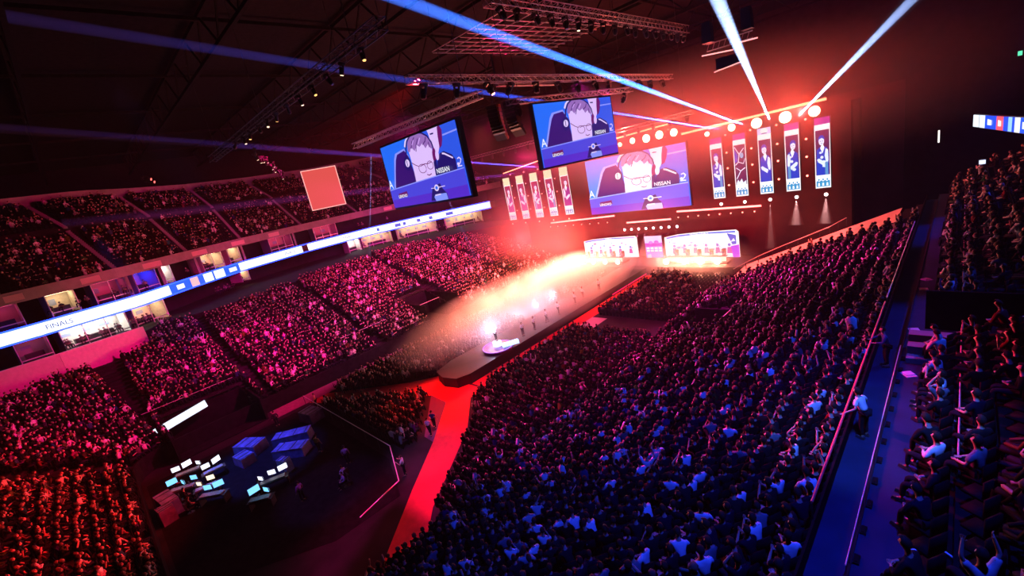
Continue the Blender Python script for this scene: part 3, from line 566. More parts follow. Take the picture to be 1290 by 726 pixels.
# ceiling walkway grid
g = MB(); e = empty('ceiling_grid', (-34,40,33), label='metal ceiling walkway grid of crossed bars above the long beam', cat='grid')
for k in range(9): g.bar((-4.5+1.1*k,-8,0),(-4.5+1.1*k+1.5,8,0),.09)
g.build('long_bars', M_steel, e); g = MB()
for k in range(10): g.bar((-4.6,-8+1.75*k,.12),(6,-8+1.75*k,.12),.07)
g.build('cross_bars', M_steel, e)
o = MB().box((0,0,0),(.25,8.5,2.6)).box((.2,0,1.2),(.1,8.7,.12)).box((.2,0,-1.2),(.1,8.7,.12)).build('ceiling_baffle', M_fascia, None, loc=(-29.2,34.8,28.6)); tag(o,'dark flat rectangular panel hanging above level truss','panel')
def light_base(name, lens_mat, s=1.):
    e = bpy.data.objects.new(name, None); COL.objects.link(e)
    MB().box((0,0,-.08*s),(.34*s,.34*s,.16*s)).build('base', M_housing, e)
    y = MB(); y.box((-.2*s,0,-.38*s),(.05*s,.12*s,.48*s)); y.box((.2*s,0,-.38*s),(.05*s,.12*s,.48*s)); y.box((0,0,-.18*s),(.44*s,.14*s,.05*s)); y.build('yoke', M_housing, e)
    h = MB(); h.lathe((0,0,-.8*s),[(.13*s,0),(.17*s,.06*s),(.16*s,.35*s),(.1*s,.5*s)],12); hd = h.build('head', M_housing, e)
    l = MB(); l.lathe((0,0,-.83*s),[(.11*s,0),(.12*s,.03*s)],12); l.build('lens', lens_mat, hd)
    return e
LW = led('lens_warm',(1,.75,.5),2.); LR = led('lens_red',(1,.12,.1),3.); LD = mat('lens_off',(.2,.2,.22),.1); LO = led('lens_gold',(1,.55,.15),2.)
proto = {}
def light(kind, lens, loc, label, group, tilt=(0,0), s=1., cat='stage light'):
    key = (kind, lens.name, s)
    if key not in proto: proto[key] = o = light_base(kind, lens, s)
    else: o = copy_tree(proto[key])
    o.location = loc; o.rotation_euler = (tilt[0], tilt[1], 0); tag(o, label, cat, group); return o
r = random.Random(3)
for k in range(13):
    y = 20+2.9*k; light('moving_head_light', LD, (-25.75,y,26.75), '%s moving light from near end, under the level truss' % ordn(k+1), 'moving lights under the level truss', (r.uniform(-.5,.5),r.uniform(-.5,.5)), 1.25)
for k in range(5):
    y = 31+3.6*k; light('moving_head_light', LD, (-27.8+(y-31)*.17,y,25.45), '%s moving light from near end, under the shorter truss' % ordn(k+1), 'moving lights under the shorter truss', (r.uniform(-.5,.5),r.uniform(-.5,.5)), 1.25)
for k in range(17):
    y = 25+1.85*k; light('moving_head_light', LW if k == 5 else LD, (-22.4,y,30.6), '%s lamp from near end, under the long high truss' % ordn(k+1), 'lamps under the long high truss', (r.uniform(-.5,.5),r.uniform(-.3,.3)), 1.1)
for k in range(12):
    x = -22.5-2.3*k; light('moving_head_light', [LO,LW,LD][k % 3], (x,13.95+.02*k,27.65), '%s small warm lamp from the beam end, under dark crossing truss' % ordn(k+1), 'lamps under the dark crossing truss', (r.uniform(-.4,.4),r.uniform(-.4,.4)), .8)
for k in range(14):
    x = -50-2.0*k; light('moving_head_light', [LW,LD,LW][k % 3], (x,16+.9*k,27.4+r.uniform(-1,.3)), '%s small lamp outward, in cluster over upper stand' % ordn(k+1), 'small lamps over the upper stand', (r.uniform(-.4,.4),0), .9)
for k in range(6):
    x = -39.5+2.8*k; light('moving_head_light', LD, (x,64.9-.32*2.8*k,22.4), '%s moving light from left, under truss over main screen' % ordn(k+1), 'moving lights over main screen', (0,0), 1.1)
for k in range(8):
    light('moving_head_light', LD, (-68+3*k,60,23.8), '%s moving light from stand side, over the pink banners' % ordn(k+1), 'moving lights over pink banners', (0,0), 1.1)
for k, (x, y, z) in enumerate([(-90,12,30.5),(-91.5,12.5,30.2)]): light('moving_head_light', LR, (x,y,z), ['red glowing lamp high in darkness at far left','second red glowing lamp beside it high at far left'][k], 'red lamps high at far left', (.9,-.9), 1.6)
# hanging fixture cluster crossed by a beam
e = empty('hanging_rig', (-13.2,40,26.2), label='small hanging rig with two dark speakers and thin lit bars, crossed by beam', cat='rig')
truss_m = MB()
for q in ((-1.6,0,.25),(-1.6,0,-.25)): truss_m.tube(q,(1.6,q[1]+.6,q[2]),.05,n=6)
for k in range(8): truss_m.bar((-1.6+.4*k,.07*k,-.25),(-1.4+.4*k,.07*k+.03,.25),.04)
truss_m.build('frame', M_steel, e)
for x in (-1.5,1.4): MB().box((x,.1,1.1),(.75,.7,1.5),taper=.8).build('speaker', M_housing, e)
MB().box((.2,-.4,-1.5),(1.9,.6,.8),rz=.1).build('lower_box', M_housing, e)
b = MB(); b.tube((-1.9,-.3,-.5),(.4,-.2,-.75),.05,n=6); b.tube((.6,0,-.35),(2.,.3,-.4),.05,n=6); b.tube((-.9,-.75,-2.0),(1.2,-.7,-1.8),.04,n=6); b.build('light_tube', led('tube_pink',(1,.35,.35),1.8), e)
for x in (-1,1): MB().bar((x,0,.3),(x,0,10.5),.03).build('hanging_cable', M_dsteel, e)
# line arrays
for k, (x, y, ya, lab) in enumerate([(-29.8,30.2,.4,'curved hanging loudspeaker column with orange-lit edge, left of overlapping screen'),(-28.4,30.9,.1,'second curved loudspeaker column beside the orange-edged one')]):
    e = empty('loudspeaker_array', (x,y,25.9), ya, label=lab, cat='loudspeaker')
    z = 0; px = 0
    for i in range(9):
        t = .045*i*i/3.; R = Matrix.Rotation(-t*.9, 3, 'X')
        c = MB(); c.box((0,px,z-.17),(1.15,.62,.3),R=R,taper=1); co = c.build('cabinet', M_housing, e)
        MB().box((.52,px-.02,z-.17),(.16,.66,.27),R=R).build('side_plate', mat('plate_orange_light_tint',(.55,.16,.06),.4) if k == 0 else M_dsteel, co)  # orange light on the first column's edge is put into its plate colour
        z -= .33*math.cos(t*.8); px += .33*math.sin(t*.9)
    MB().bar((0,0,0),(0,0,11),.05).build('hanging_cable', M_dsteel, e)
# lamps above banners (bright) and small beams lamps between banners
HOT = led('lamp_hot',(1,.34,.20),22.); HOT2 = led('lamp_hot_small',(1,.2,.15),6.)
def par(loc, label, group, r_, m, s_out=.35, cat='lamp'):
    e = empty('stage_lamp', loc, label=label, cat=cat, group=group)
    MB().tube((0,0,0),(0,s_out,0),r_*1.25,r_*.9,n=14).build('housing', M_housing, e)
    b = MB(); b.lathe((0,0,0),[(0.02,0),(r_*.7,.05),(r_,.1)],14); o = b.build('lens', m, e); o.rotation_euler.x = PI/2; o.location.y = .05
    return e
for k, (x, z, r_) in enumerate([(-25.0,19.5,.3),(-21.8,19.7,.45),(-18.8,19.6,.62),(-15.6,19.6,.66),(-12.6,19.6,.58)]): par((x,65.2,z), '%s bright round lamp counted from main screen, above right banners' % ordn(k+1), 'bright lamps above right banners', r_, HOT)
for k, (x, z, r_) in enumerate([(-38.4,20.6,.28),(-36.2,20.75,.42),(-33.9,20.65,.58),(-31.8,20.75,.58),(-29.6,20.65,.52)]): par((x,65.2,z), '%s bright round lamp from left, above main screen' % ordn(k+1), 'bright lamps above main screen', r_, HOT)
for c, x in enumerate([-22.8,-19.7,-16.7,-13.6]):
    for j, z in enumerate([18.9,16.6,14.5,12.2]): par((x,65.6,z), '%s small red lamp down, in %s gap between right banners' % (ordn(j+1),ordn(c+1)), 'small red lamps between right banners', .13, HOT2)
for c, x in enumerate([-63.8,-60.1,-56.5,-52.8]):
    for j, z in enumerate([19.4,17.2,14.8,12.2]): par((x,65.6,z), '%s small red lamp down, in %s gap between pink banners' % (ordn(j+1),ordn(c+1)), 'small red lamps between pink banners', .11, HOT2)
DW = led('lamp_down_white',(1,.8,.75),6.)
for k, x in enumerate([-24,-20.9,-17.8,-14.8,-11.7]): par((x,65.5,9.7), '%s white lamp shining down from main screen side, under right banners' % ordn(k+1), 'lamps under right banners', .2, DW)
for k, x in enumerate([-65.7,-62,-58.3,-54.7,-51]): par((x,65.5,9.6), '%s small lamp from stand side, under pink banners' % ordn(k+1), 'lamps under pink banners', .16, HOT2)
for k in range(8): par((-39.2+1.28*k,64.4,7.1), '%s lamp from left, in row over the centre screen' % ordn(k+1), 'lamps over the centre screen', .2, led('lamp_pink',(1,.6,.65),7.))
for k in range(8): par((-30+1.5*k,64.6,8.45), '%s tiny red lamp from left, under right glowing bar' % ordn(k+1), 'tiny lamps under right glowing bar', .1, HOT2)
for k in range(8): par((-55+1.8*k,64.6,8.5), '%s tiny red lamp from left, under left glowing bar' % ordn(k+1), 'tiny lamps under left glowing bar', .1, HOT2)
FL = led('lamp_flood',(1,.75,.6),16.)
for k, x in enumerate([-32.3,-29.4,-27.0,-24.6]): par((x,63.8,1.75), '%s dazzling floor lamp from centre, at foot of wide stage screen' % ordn(k+1), 'floor lamps before wide stage screen', .42, FL)
for k, x in enumerate([-48.5,-46,-43.5,-41]): par((x,63.8,1.75), '%s floor lamp from left, at foot of smoky stage screen' % ordn(k+1), 'floor lamps before smoky stage screen', .42, FL)
def bar(a, b, m, label, w=.2):
    a = Vector(a); b = Vector(b); e = empty('light_bar', a, label=label, cat='light')
    MB().tube((0,.14,.0), b-a+Vector((0,.14,0)), w*.75, n=8).build('housing', M_housing, e)
    MB().tube((0,0,0), b-a, w*.5, n=8).build('tube', m, e)
RB = led('bar_red',(1,.11,.10),8.,True); RB2 = led('bar_orange',(1,.24,.12),5,True)
bar((-55.4,65.4,9.1),(-41.4,65.4,9.4),RB,'glowing red-orange bar low left below pink banners',.26)
bar((-39.1,65.2,8.1),(-31.5,65.2,8.15),RB,'short glowing red bar over the centre screen',.26)
bar((-30.5,65.4,9.2),(-18.9,65.4,9.0),RB,'long glowing red bar under right banners',.26)
bar((-28.4,65.,20.2),(-11.4,65.,20.7),RB2,'long glowing orange bar along top above right banners',.26)
bar((-39.8,65.,21.6),(-29.7,65.,22.0),RB2,'glowing orange bar above main screen lamps',.2)
bar((-64,64,19.9),(-50,63,21.2),RB2,'glowing bar above the pink banners',.14)
# light beams: thin cones of haze, each lit by its own narrow spot
def vol_mat(name, dens, col=(1,1,1), aniso=0.):
    m = bpy.data.materials.new(name); m.use_nodes = True; nt = m.node_tree; nt.nodes.clear()
    o = nt.nodes.new('ShaderNodeOutputMaterial'); v = nt.nodes.new('ShaderNodeVolumeScatter')
    v.inputs['Color'].default_value = (*col,1); v.inputs['Density'].default_value = dens; v.inputs['Anisotropy'].default_value = aniso
    nt.links.new(v.outputs[0], o.inputs['Volume']); return m, v
M_beam, _ = vol_mat('beam_haze', .03, (1,1,1), 0); M_beam2, _ = vol_mat('beam_haze_dense', .07, (1,1,1), 0)
def beam(a, b, col, watts, label, r0=.12, ang=1.1, ext=1.0, vm=None):
    a = Vector(a); b = Vector(b); b = a+(b-a)*ext; L = (b-a).length; d = (b-a)/L
    ha = math.radians(ang)/2; r1 = r0+math.tan(ha)*L
    q = d.to_track_quat('-Z','Y')
    g = MB(); g.tube((0,0,-.3),(0,0,-L),r0,r1,n=20); o = g.build('light_beam', vm or M_beam, None); o.location = a; o.rotation_euler = q.to_euler()
    tag(o, label, 'light beam')
    back = r0/math.tan(ha)
    l = bpy.data.lights.new('beam_spot','SPOT'); l.energy = watts; l.color = col; l.spot_size = 2*ha; l.spot_blend = .9; l.shadow_soft_size = .02
    lo = bpy.data.objects.new('beam_spot', l); COL.objects.link(lo); lo.location = a-d*0+d*.0; lo.rotation_euler = q.to_euler()
    lo.location = a + d*.05
    return o
BLU = (.015,.09,1.); WB = (.35,.5,1.)
beam((-19.8,64,19.6),(-19.4,14.9,28.9),(.04,.18,1.),BW*7.0,'broad bright blue-white beam from top bar rising to the upper edge, passing over screens',.12,.45,1.3)
beam((-22.8,64,19.7),(-43.1,4.1,35.4),BLU,BW*3,'long blue beam running behind the level truss to far upper left',.12,.5,1.2,M_beam2)
beam((-52.4,64,19.2),(-54,2.4,30.8),(.07,.06,1.),BW*.9,'long dim violet-blue beam passing behind the blue-tinted screen',.12,.5,1.2,M_beam2)
beam((-17.0,64,19.7),(-7.9,23.1,25.3),WB,BW*4,'thick white-blue beam crossing the small hanging rig',.12,.5,1.35)
beam((-13.9,64,19.5),(-1.65,24.8,23.1),WB,BW*1.6,'slim white-blue beam rising to the right of the hanging rig',.09,.25,1.25)
beam((-58,64,19.3),(-70,1,24.4),(.5,.05,.9),BW*.12,'faint violet beam, upper of two thin ones over the upper stand',.1,.8)
beam((-61,64,19.2),(-78,8,24.0),(.6,.05,.8),BW*.12,'faint violet beam, lower of two thin ones over the upper stand',.1,.8)
beam((-50,30,29.0),(-62,31,12.5),(.25,.35,1),BW*.08,'short thin pale blue beam slanting down past the red panel',.05,.45)
beam((-28,19.5,26.5),(-30.5,25,13),(.2,.3,1),BW*.06,'short thin blue beam falling in front of the blue-tinted screen',.05,.45)
for k, x in enumerate([-17.8,-14.8,-11.7]): beam((x,65.4,9.5),(x-.1,65.0,3.2 if k == 0 else 6.2),(1,.45,.45),BW*.0009,['pale light cone falling longest, under middle right banner','pale light cone under fourth right banner','pale light cone under outermost banner'][k],.15,11 if k == 0 else 26)
for k in range(8): beam((-39.2+1.28*k,64.3,7.0),(-39.9+1.36*k,63.6,4.6),(1,.25,.5),BW*.0012,'%s small pink light cone from left over centre screen'%ordn(k+1),.15,12)
for k, (x, y, z, sx, sz, c, lab) in enumerate([(-2.5,85,13,.18,1.6,(1,.9,.85),'small upright white lamp on far dark wall, below blue ribbon board height'),(-11.6,90,17.2,.3,.3,(1,.6,.55),'tiny pale lamp in the dark beyond the outermost banner'),(-9.5,95,21.2,.35,.18,(1,.8,.75),'tiny lamp high in the dark between two beams and right edge'),(3,60,20.9,.25,.35,(.1,.8,.4),'tiny green exit lamp high at the right picture edge'),(1,50,13.5,.35,.3,(.7,.75,1),'small bluish-white lamp over far box seats')]):
    e = empty('wall_lamp', (x,y,z), label=lab, cat='lamp')
    MB().box((0,.1,0),(sx+.1,.12,sz+.1)).build('housing', M_housing, e); MB().box((0,0,0),(sx,.08,sz)).build('lens', led('wl%d'%k,c,1.5), e)
# ------------------------------------------------------------------ hospitality boxes
WARM = led('box_lamp_warm',(1,.72,.42),11,True); COOL = led('box_lamp_cool',(.85,.9,1),22,True); BLUEL = led('box_lamp_blue',(.02,.05,1),10,True); PINKL = led('box_lamp_pink',(1,.1,.3),3.,True)
M_cream = mat('cream_wall',(.62,.50,.38),.8,noise=.1); M_pink = mat('box_pink_wall',(.5,.25,.32),.8)
def boxroom(Y0, Y1, z0, z1, lampm, label, wallm=None, depth=2.6, bays=1):
    ym = (Y0+Y1)/2; x = rib_x(ym)-1.0; e = empty('hospitality_box', (x,ym,z0), label=label, cat='box')
    e.rotation_euler.z = math.atan2(-(rib_x(Y1)-rib_x(Y0)), Y1-Y0)
    L = Y1-Y0; h = z1-z0
    MB().box((-depth,0,h/2),(.1,L,h)).build('back_wall', wallm or M_cream, e)
    for s in (-1,1): MB().box((-depth/2,s*L/2,h/2),(depth,.1,h)).build('side_wall', wallm or M_cream, e)
    MB().box((-depth/2,0,h-.02),(depth,L,.04)).build('ceiling_panel', wallm or M_cream, e)
    if lampm: MB().box((-depth/2,0,h-.06),(depth*.5,L*.8,.04)).build('ceiling_lamp', lampm, e)
    c = MB(); c.box((.1,0,.5),(.08,L,.12)); 
    for k in range(bays+1): c.box((.1,-L/2+L*k/bays,h/2),(.1,.08,h))
    c.build('front_rail', M_rail, e)
    MB().box((-depth*.6,0,.5),(.7,L*.6,1.0)).build('counter', M_dsteel, e)
    p = MB(); rr_ = random.Random(int(Y0*7+z0)); 
    for k in range(max(1,int(L/2))):
        p.box((-depth+.07,-L/2+1+2*k,h*.6),(.03,rr_.uniform(.5,1.1),rr_.uniform(.4,.8)))
    p.build('wall_picture', mat('box_picture',(.25,.3,.45),.6), e)
    return e
LB = 9.65
boxroom(-3.6,3.2,LB,12.5,COOL,'brightest lower box, white-lit and full of people under ribbon board',bays=3)
boxroom(3.4,8.2,LB,12.5,WARM,'cream-lit lower box beside the brightest one under the ribbon board',bays=2)
boxroom(-7.4,-4.6,LB,12.5,PINKL,'dim greenish-grey lower box at left end of bright row',mat('sage_wall',(.35,.42,.36),.8))
boxroom(-12,-9.8,LB,12.5,WARM,'lower box at left picture edge with teal glow')
boxroom(20.8,22.6,LB+.8,12.5,WARM,'single narrow cream-lit panel box under ribbon board, mid stand')
boxroom(44.5,47.5,LB,12.5,COOL,'small white-lit lower box below ribbon board near hanging screen')
boxroom(48,55,LB,12.5,WARM,'warm-lit lower box right under the blue logo marks',bays=3)
boxroom(55.2,65,LB,12.5,WARM,'long orange-lit lower box near far end of ribbon board',bays=4)
boxroom(65.2,74.5,LB,12.5,WARM,'last cream-lit lower box at far end of ribbon board',bays=4)
UB = 14.15
boxroom(-8.5,-5.6,UB,16.9,PINKL,'dim upper box with pink column above left end of ribbon board',M_pink)
boxroom(-3.3,-.6,UB,16.9,WARM,'yellow-lit upper box with people, above the white part of ribbon board')
boxroom(1.0,4.6,UB,16.9,PINKL,'magenta upper box beside the blue one',M_pink,bays=2)
boxroom(5.0,8.8,UB,16.9,BLUEL,'deep blue lit upper box with small bright lamp',mat('blue_wall',(.3,.3,.6),.8))
boxroom(9.0,10.6,UB,16.9,COOL,'small yellow-white upper box right of the blue one')
boxroom(14.8,19.2,UB,16.9,WARM,'orange-lit upper box with busy counter above blue ribbon section',bays=2)
boxroom(19.8,22.4,UB,16.9,WARM,'narrow upper box with bright right post above ribbon board')
boxroom(28,33,UB,16.9,PINKL,'dim pink upper box above white ribbon board near red panel',M_pink,bays=3)
boxroom(38,43,UB,16.9,PINKL,'dim violet upper box just left of hanging screen foot',M_pink,bays=3)
g = MB()
for y in range(-14, 60, 7):
    x = rib_x(y)-.35; g.box((x,y,17.55),(.1,4.6,.75))
tag(g.build('fascia_plates', mat('fascia_plate',(.8,.55,.6),.6)), kind='structure')
for k, y in enumerate([-8.9,4.8,9.0,14.4,22.8,33.5]):
    struct('pillar_%d'%(k+1), MB().box((rib_x(y)-.9,y,15.5),(.4,.35,2.8)), M_fascia)
# ------------------------------------------------------------------ camera model (for culling what can never be seen)
RW = np.array([[0.70615209,-0.03762689,0.70705972],[0.67951097,0.3167112,-0.6617846],[-0.19903284,0.94777541,0.24921416]])
FPX = 560.
def proj(P):
    c = (np.asarray(P)-np.array([0,0,20.])) @ RW
    d = -c[...,2]; d = np.where(d > .1, d, .1)
    return 645+FPX*c[...,0]/d, 363-FPX*c[...,1]/d, -c[...,2]
# ------------------------------------------------------------------ seats
seats = []   # x, y, z, yaw, zone, row, number
def face(x, y, mix=.5, base=None):
    a = math.atan2(66-y, -37.5-x)
    if base is None: return a
    d = (a-base+PI) % (2*PI) - PI
    return base+d*mix
def in_vom(x, y, V, m=.3): return V[0]-m < x < V[1]+m and V[2]-m < y < V[3]+m
AIS_L = [-3.5, 10.6, 25, 39.8, 53.5]
for i in range(NR):
    d = row_d(i)+.15; z = left_z(d-.5); 
    s = 64.; n = 0
    step = .52
    while s > -(3*PI/2)-30:
        n += 1
        x, y = left_pt(d, s)
        s -= step if s >= 0 or s < -3*PI/2 else step*3/(3+d)
        lim = dmax_l(y) if s >= 0 else 19
        if d > lim-.4: continue
        if any(abs(y-a+d*.03) < .55 for a in AIS_L) and s > -.5: continue
        if s < -.5 and abs(((-s)*1.0) % 7.2-3.6) < .28*3/(3+d)+.25: continue
        if in_vom(x, y, VL1) or in_vom(x, y, VL2): continue
        if y < 1 and x > -26: continue
        inward = 0. if s >= 0 else (min(1, -s/(3*PI/2))*PI/2)
        seats.append((x, y, z, face(x,y,.45,inward), 'left' if s >= 0 else 'end', i+1, n))
for i in range(NRR):
    x = -20.3+.9*i+.5; z = right_z(x)
    row = NRR-i
    if i == 0: continue
    for n in range(110):
        y = 3.5+.5*n
        if y > yend(x)-.2: break
        if in_vom(x, y, VR): continue
        if abs(y-(24-.1*(x+20)) ) < .5 and x < -7: continue
        seats.append((x, y, z, face(x,y,.55,PI), 'right', row, n+1))
# box seats right of the walkway
for i in range(7):
    x = -.25+.8*i; z = RZ(x-.3)
    for n in range(90):
        y = 9+.62*n
        if y > 62 or 22.6 < y < 25.3: continue
        seats.append((x, y, z, face(x,y,.6,PI), 'box', i+1, n+1))
def path_edge(y): return float(np.interp(y, [5,8.4,11.3,18.6,22.4,24], [-20.95,-20.95,-23.7,-28.7,-32.6,-33.0]))
# floor blocks
rown = 0
for j in range(62):
    y = 61.3-.86*j; rown += 1
    if y < 7: break
    if 39.4 < y < 44.2: continue
    nn = 0
    xs = path_edge(y)+.7 if y < 24.5 else -32.9
    for n in range(26):
        x = -22.55-.5*n
        if x < xs: break
        if abs(x+27.4) < .0: continue
        seats.append((x, y, 0, face(x,y,1.), 'floor', rown, n+1))
    for n in range(22):
        x = -50.3+.5*n
        if x > -40.8 or y < 16: break
        if y < 24.6+(x+40)*1.0: continue
        seats.append((x, y, 0, face(x,y,1.), 'floorleft', rown, n+1))
    if y < 21:
        for n in range(40):
            x = -49+.5*n
            if y < 13.6 or y > 20.3-(x+37.4)*.9 or y > 20.4+(x+37.4)*.62 or x > -31.6: continue
            seats.append((x, y, 0, face(x,y,1.), 'floormid', rown, n+1))
# upper tier
for i in range(UPN):
    d = .85*i+.5; z = up_z(d-.4)
    if 10.5 < d < 11.8: continue
    n = 0; y = -14.
    while y < 76:
        y += .52; n += 1
        x = rib_x(y)-.8-d; t = d/22.
        if any(abs(y-(a+(b-a)*t)) < .95 for a, b in UPA): continue
        seats.append((x, y, z, face(x,y,.4,0.), 'upper', i+1, n))
seats_a = np.array([s[:4] for s in seats])
u, v, dep = proj(seats_a[:,:3]+np.array([0,0,.9]))
vis = (dep > 1) & (u > -130) & (u < 1420) & (v > -60) & (v < 830)
inframe = (u > -4) & (u < 1294) & (v > -4) & (v < 734) & (dep > 1)
zone = np.array([s[4] for s in seats])
fill = {'left':.93,'end':.93,'right':.96,'box':.62,'floor':.94,'floorleft':.95,'floormid':.9,'upper':.62}
occ = np.array([rng.random() < fill[z] for z in zone])
# empty chairs at the front of the right floor block
fx, fy = seats_a[:,0], seats_a[:,1]
empt = (zone == 'floor') & (fy > 53) & ((fx > -27.5+ (61.3-fy)*.5) | (rng.random(len(fx)) < .35))
occ &= ~empt
# upper tier thins out towards the back
occ &= ~((zone == 'upper') & (rng.random(len(fx)) < np.clip((seats_a[:,2]-24)/9,0,.75)))
occ &= vis
boxfar = (zone == 'box') & (seats_a[:,0] > 2) & (rng.random(len(fx)) < .35); occ &= ~boxfar

# ------------------------------------------------------------------ crowd template figures (seated; each has head, torso, arms, thighs, shins)
def ico(c, r, sq=(1,1,1.15)):
    t = (1+5**.5)/2; V = np.array([(-1,t,0),(1,t,0),(-1,-t,0),(1,-t,0),(0,-1,t),(0,1,t),(0,-1,-t),(0,1,-t),(t,0,-1),(t,0,1),(-t,0,-1),(-t,0,1)],float)
    V /= np.linalg.norm(V[0]); F = [(0,11,5),(0,5,1),(0,1,7),(0,7,10),(0,10,11),(1,5,9),(5,11,4),(11,10,2),(10,7,6),(7,1,8),(3,9,4),(3,4,2),(3,2,6),(3,6,8),(3,8,9),(4,9,5),(2,4,11),(6,2,10),(8,6,7),(9,8,1)]
    return V*r*np.array(sq)+np.array(c), F
def limb(a, b, r0, r1, n=4):
    a = np.array(a,float); b = np.array(b,float); d = b-a; d /= np.linalg.norm(d); up = np.array([0,0,1.]) if abs(d[2]) < .9 else np.array([1.,0,0])
    x = np.cross(d,up); x /= np.linalg.norm(x); y = np.cross(d,x); V = []
    for c, r in ((a,r0),(b,r1)):
        for i in range(n):
            t = 2*PI*(i+.5)/n; V.append(c+(x*math.cos(t)+y*math.sin(t))*r)
    F = []
    for i in range(n):
        j = (i+1)%n; F += [(i,j,n+j),(i,n+j,n+i)]
    F += [(n,n+i,n+i+1) for i in range(1,n-1)]
    return np.array(V), F
def torso(lean, w=1., n=6):
    V = []; R = [(.44,.17,.13,0),(.72,.17*w,.12,.3),(.95,.21*w,.11,.8),(1.06,.08,.07,1)]
    for z, rx, ry, k in R:
        for i in range(n):
            t = 2*PI*i/n; V.append((rx*math.cos(t), ry*math.sin(t)+lean*k, z))
    F = []
    for q in range(3):
        for i in range(n):
            j = (i+1)%n; F += [(q*n+i,q*n+j,q*n+n+j),(q*n+i,q*n+n+j,q*n+n+i)]
    return np.array(V), F
# colour codes: 0 shirt 1 skin 2 hair 3 trousers 4 phone
def figure(pose, lean=.05, hi=True, w=1.):
    P = []
    P.append((*torso(lean,w), 0))
    hx = .02*pose
    V, F = ico((hx,lean+.06,1.19), .106); P.append((V, F, 1))
    V, F = ico((hx,lean+.015,1.225), .122, (1.,.98,1.08)); P.append((V, F, 2))
    sh = [(-.2*w,lean,.96),(.2*w,lean,.96)]
    if pose == 0: el = [(-.27,lean+.12,.7),(.27,lean+.12,.7)]; ha = [(-.1,.38,.62),(.1,.38,.62)]
    elif pose == 1: el = [(-.26,lean+.2,.76),(.26,lean+.2,.76)]; ha = [(-.05,.36,1.0),(.06,.36,.98)]
    elif pose == 2: el = [(-.3,lean+.1,1.2),(.3,lean+.08,1.18)]; ha = [(-.24,lean+.14,1.5),(.28,lean+.12,1.46)]
    elif pose == 3: el = [(-.25,lean+.1,.68),(.32,lean+.15,.9)]; ha = [(-.1,.4,.6),(.18,lean+.25,1.2)]
    else: el = [(-.28,lean+.05,.7),(.28,lean+.05,.7)]; ha = [(-.02,lean+.22,.74),(.05,lean+.24,.78)]
    for k in range(2):
        V, F = limb(sh[k], el[k], .062, .05, 4 if hi else 3); P.append((V,F,0))
        V, F = limb(el[k], ha[k], .045, .04, 4 if hi else 3); P.append((V,F,4))
    if hi:
        for s in (-1,1):
            V, F = limb((s*.1,0,.5),(s*.15,.44,.5),.1,.075); P.append((V,F,3))
            V, F = limb((s*.15,.44,.5),(s*.15,.5,.06),.07,.05); P.append((V,F,3))
    Vs = []; Fs = []; C = []; b = 0
    for V, F, c in P:
        Vs.append(V); Fs += [(i+b,j+b,k+b) for i,j,k in F]; C += [c]*len(V); b += len(V)
    return np.concatenate(Vs), np.array(Fs), np.array(C)
HI = [figure(p, l, True, w) for p, l, w in ((0,.05,1),(1,.02,.95),(2,0,1),(3,.08,1.05),(4,-.05,1.1),(0,.2,.95),(0,-.02,1.1),(1,.12,1))]
LO_ = [figure(p, l, False, 1) for p, l in ((0,.05),(1,.02),(4,.1),(0,.15),(3,0))]
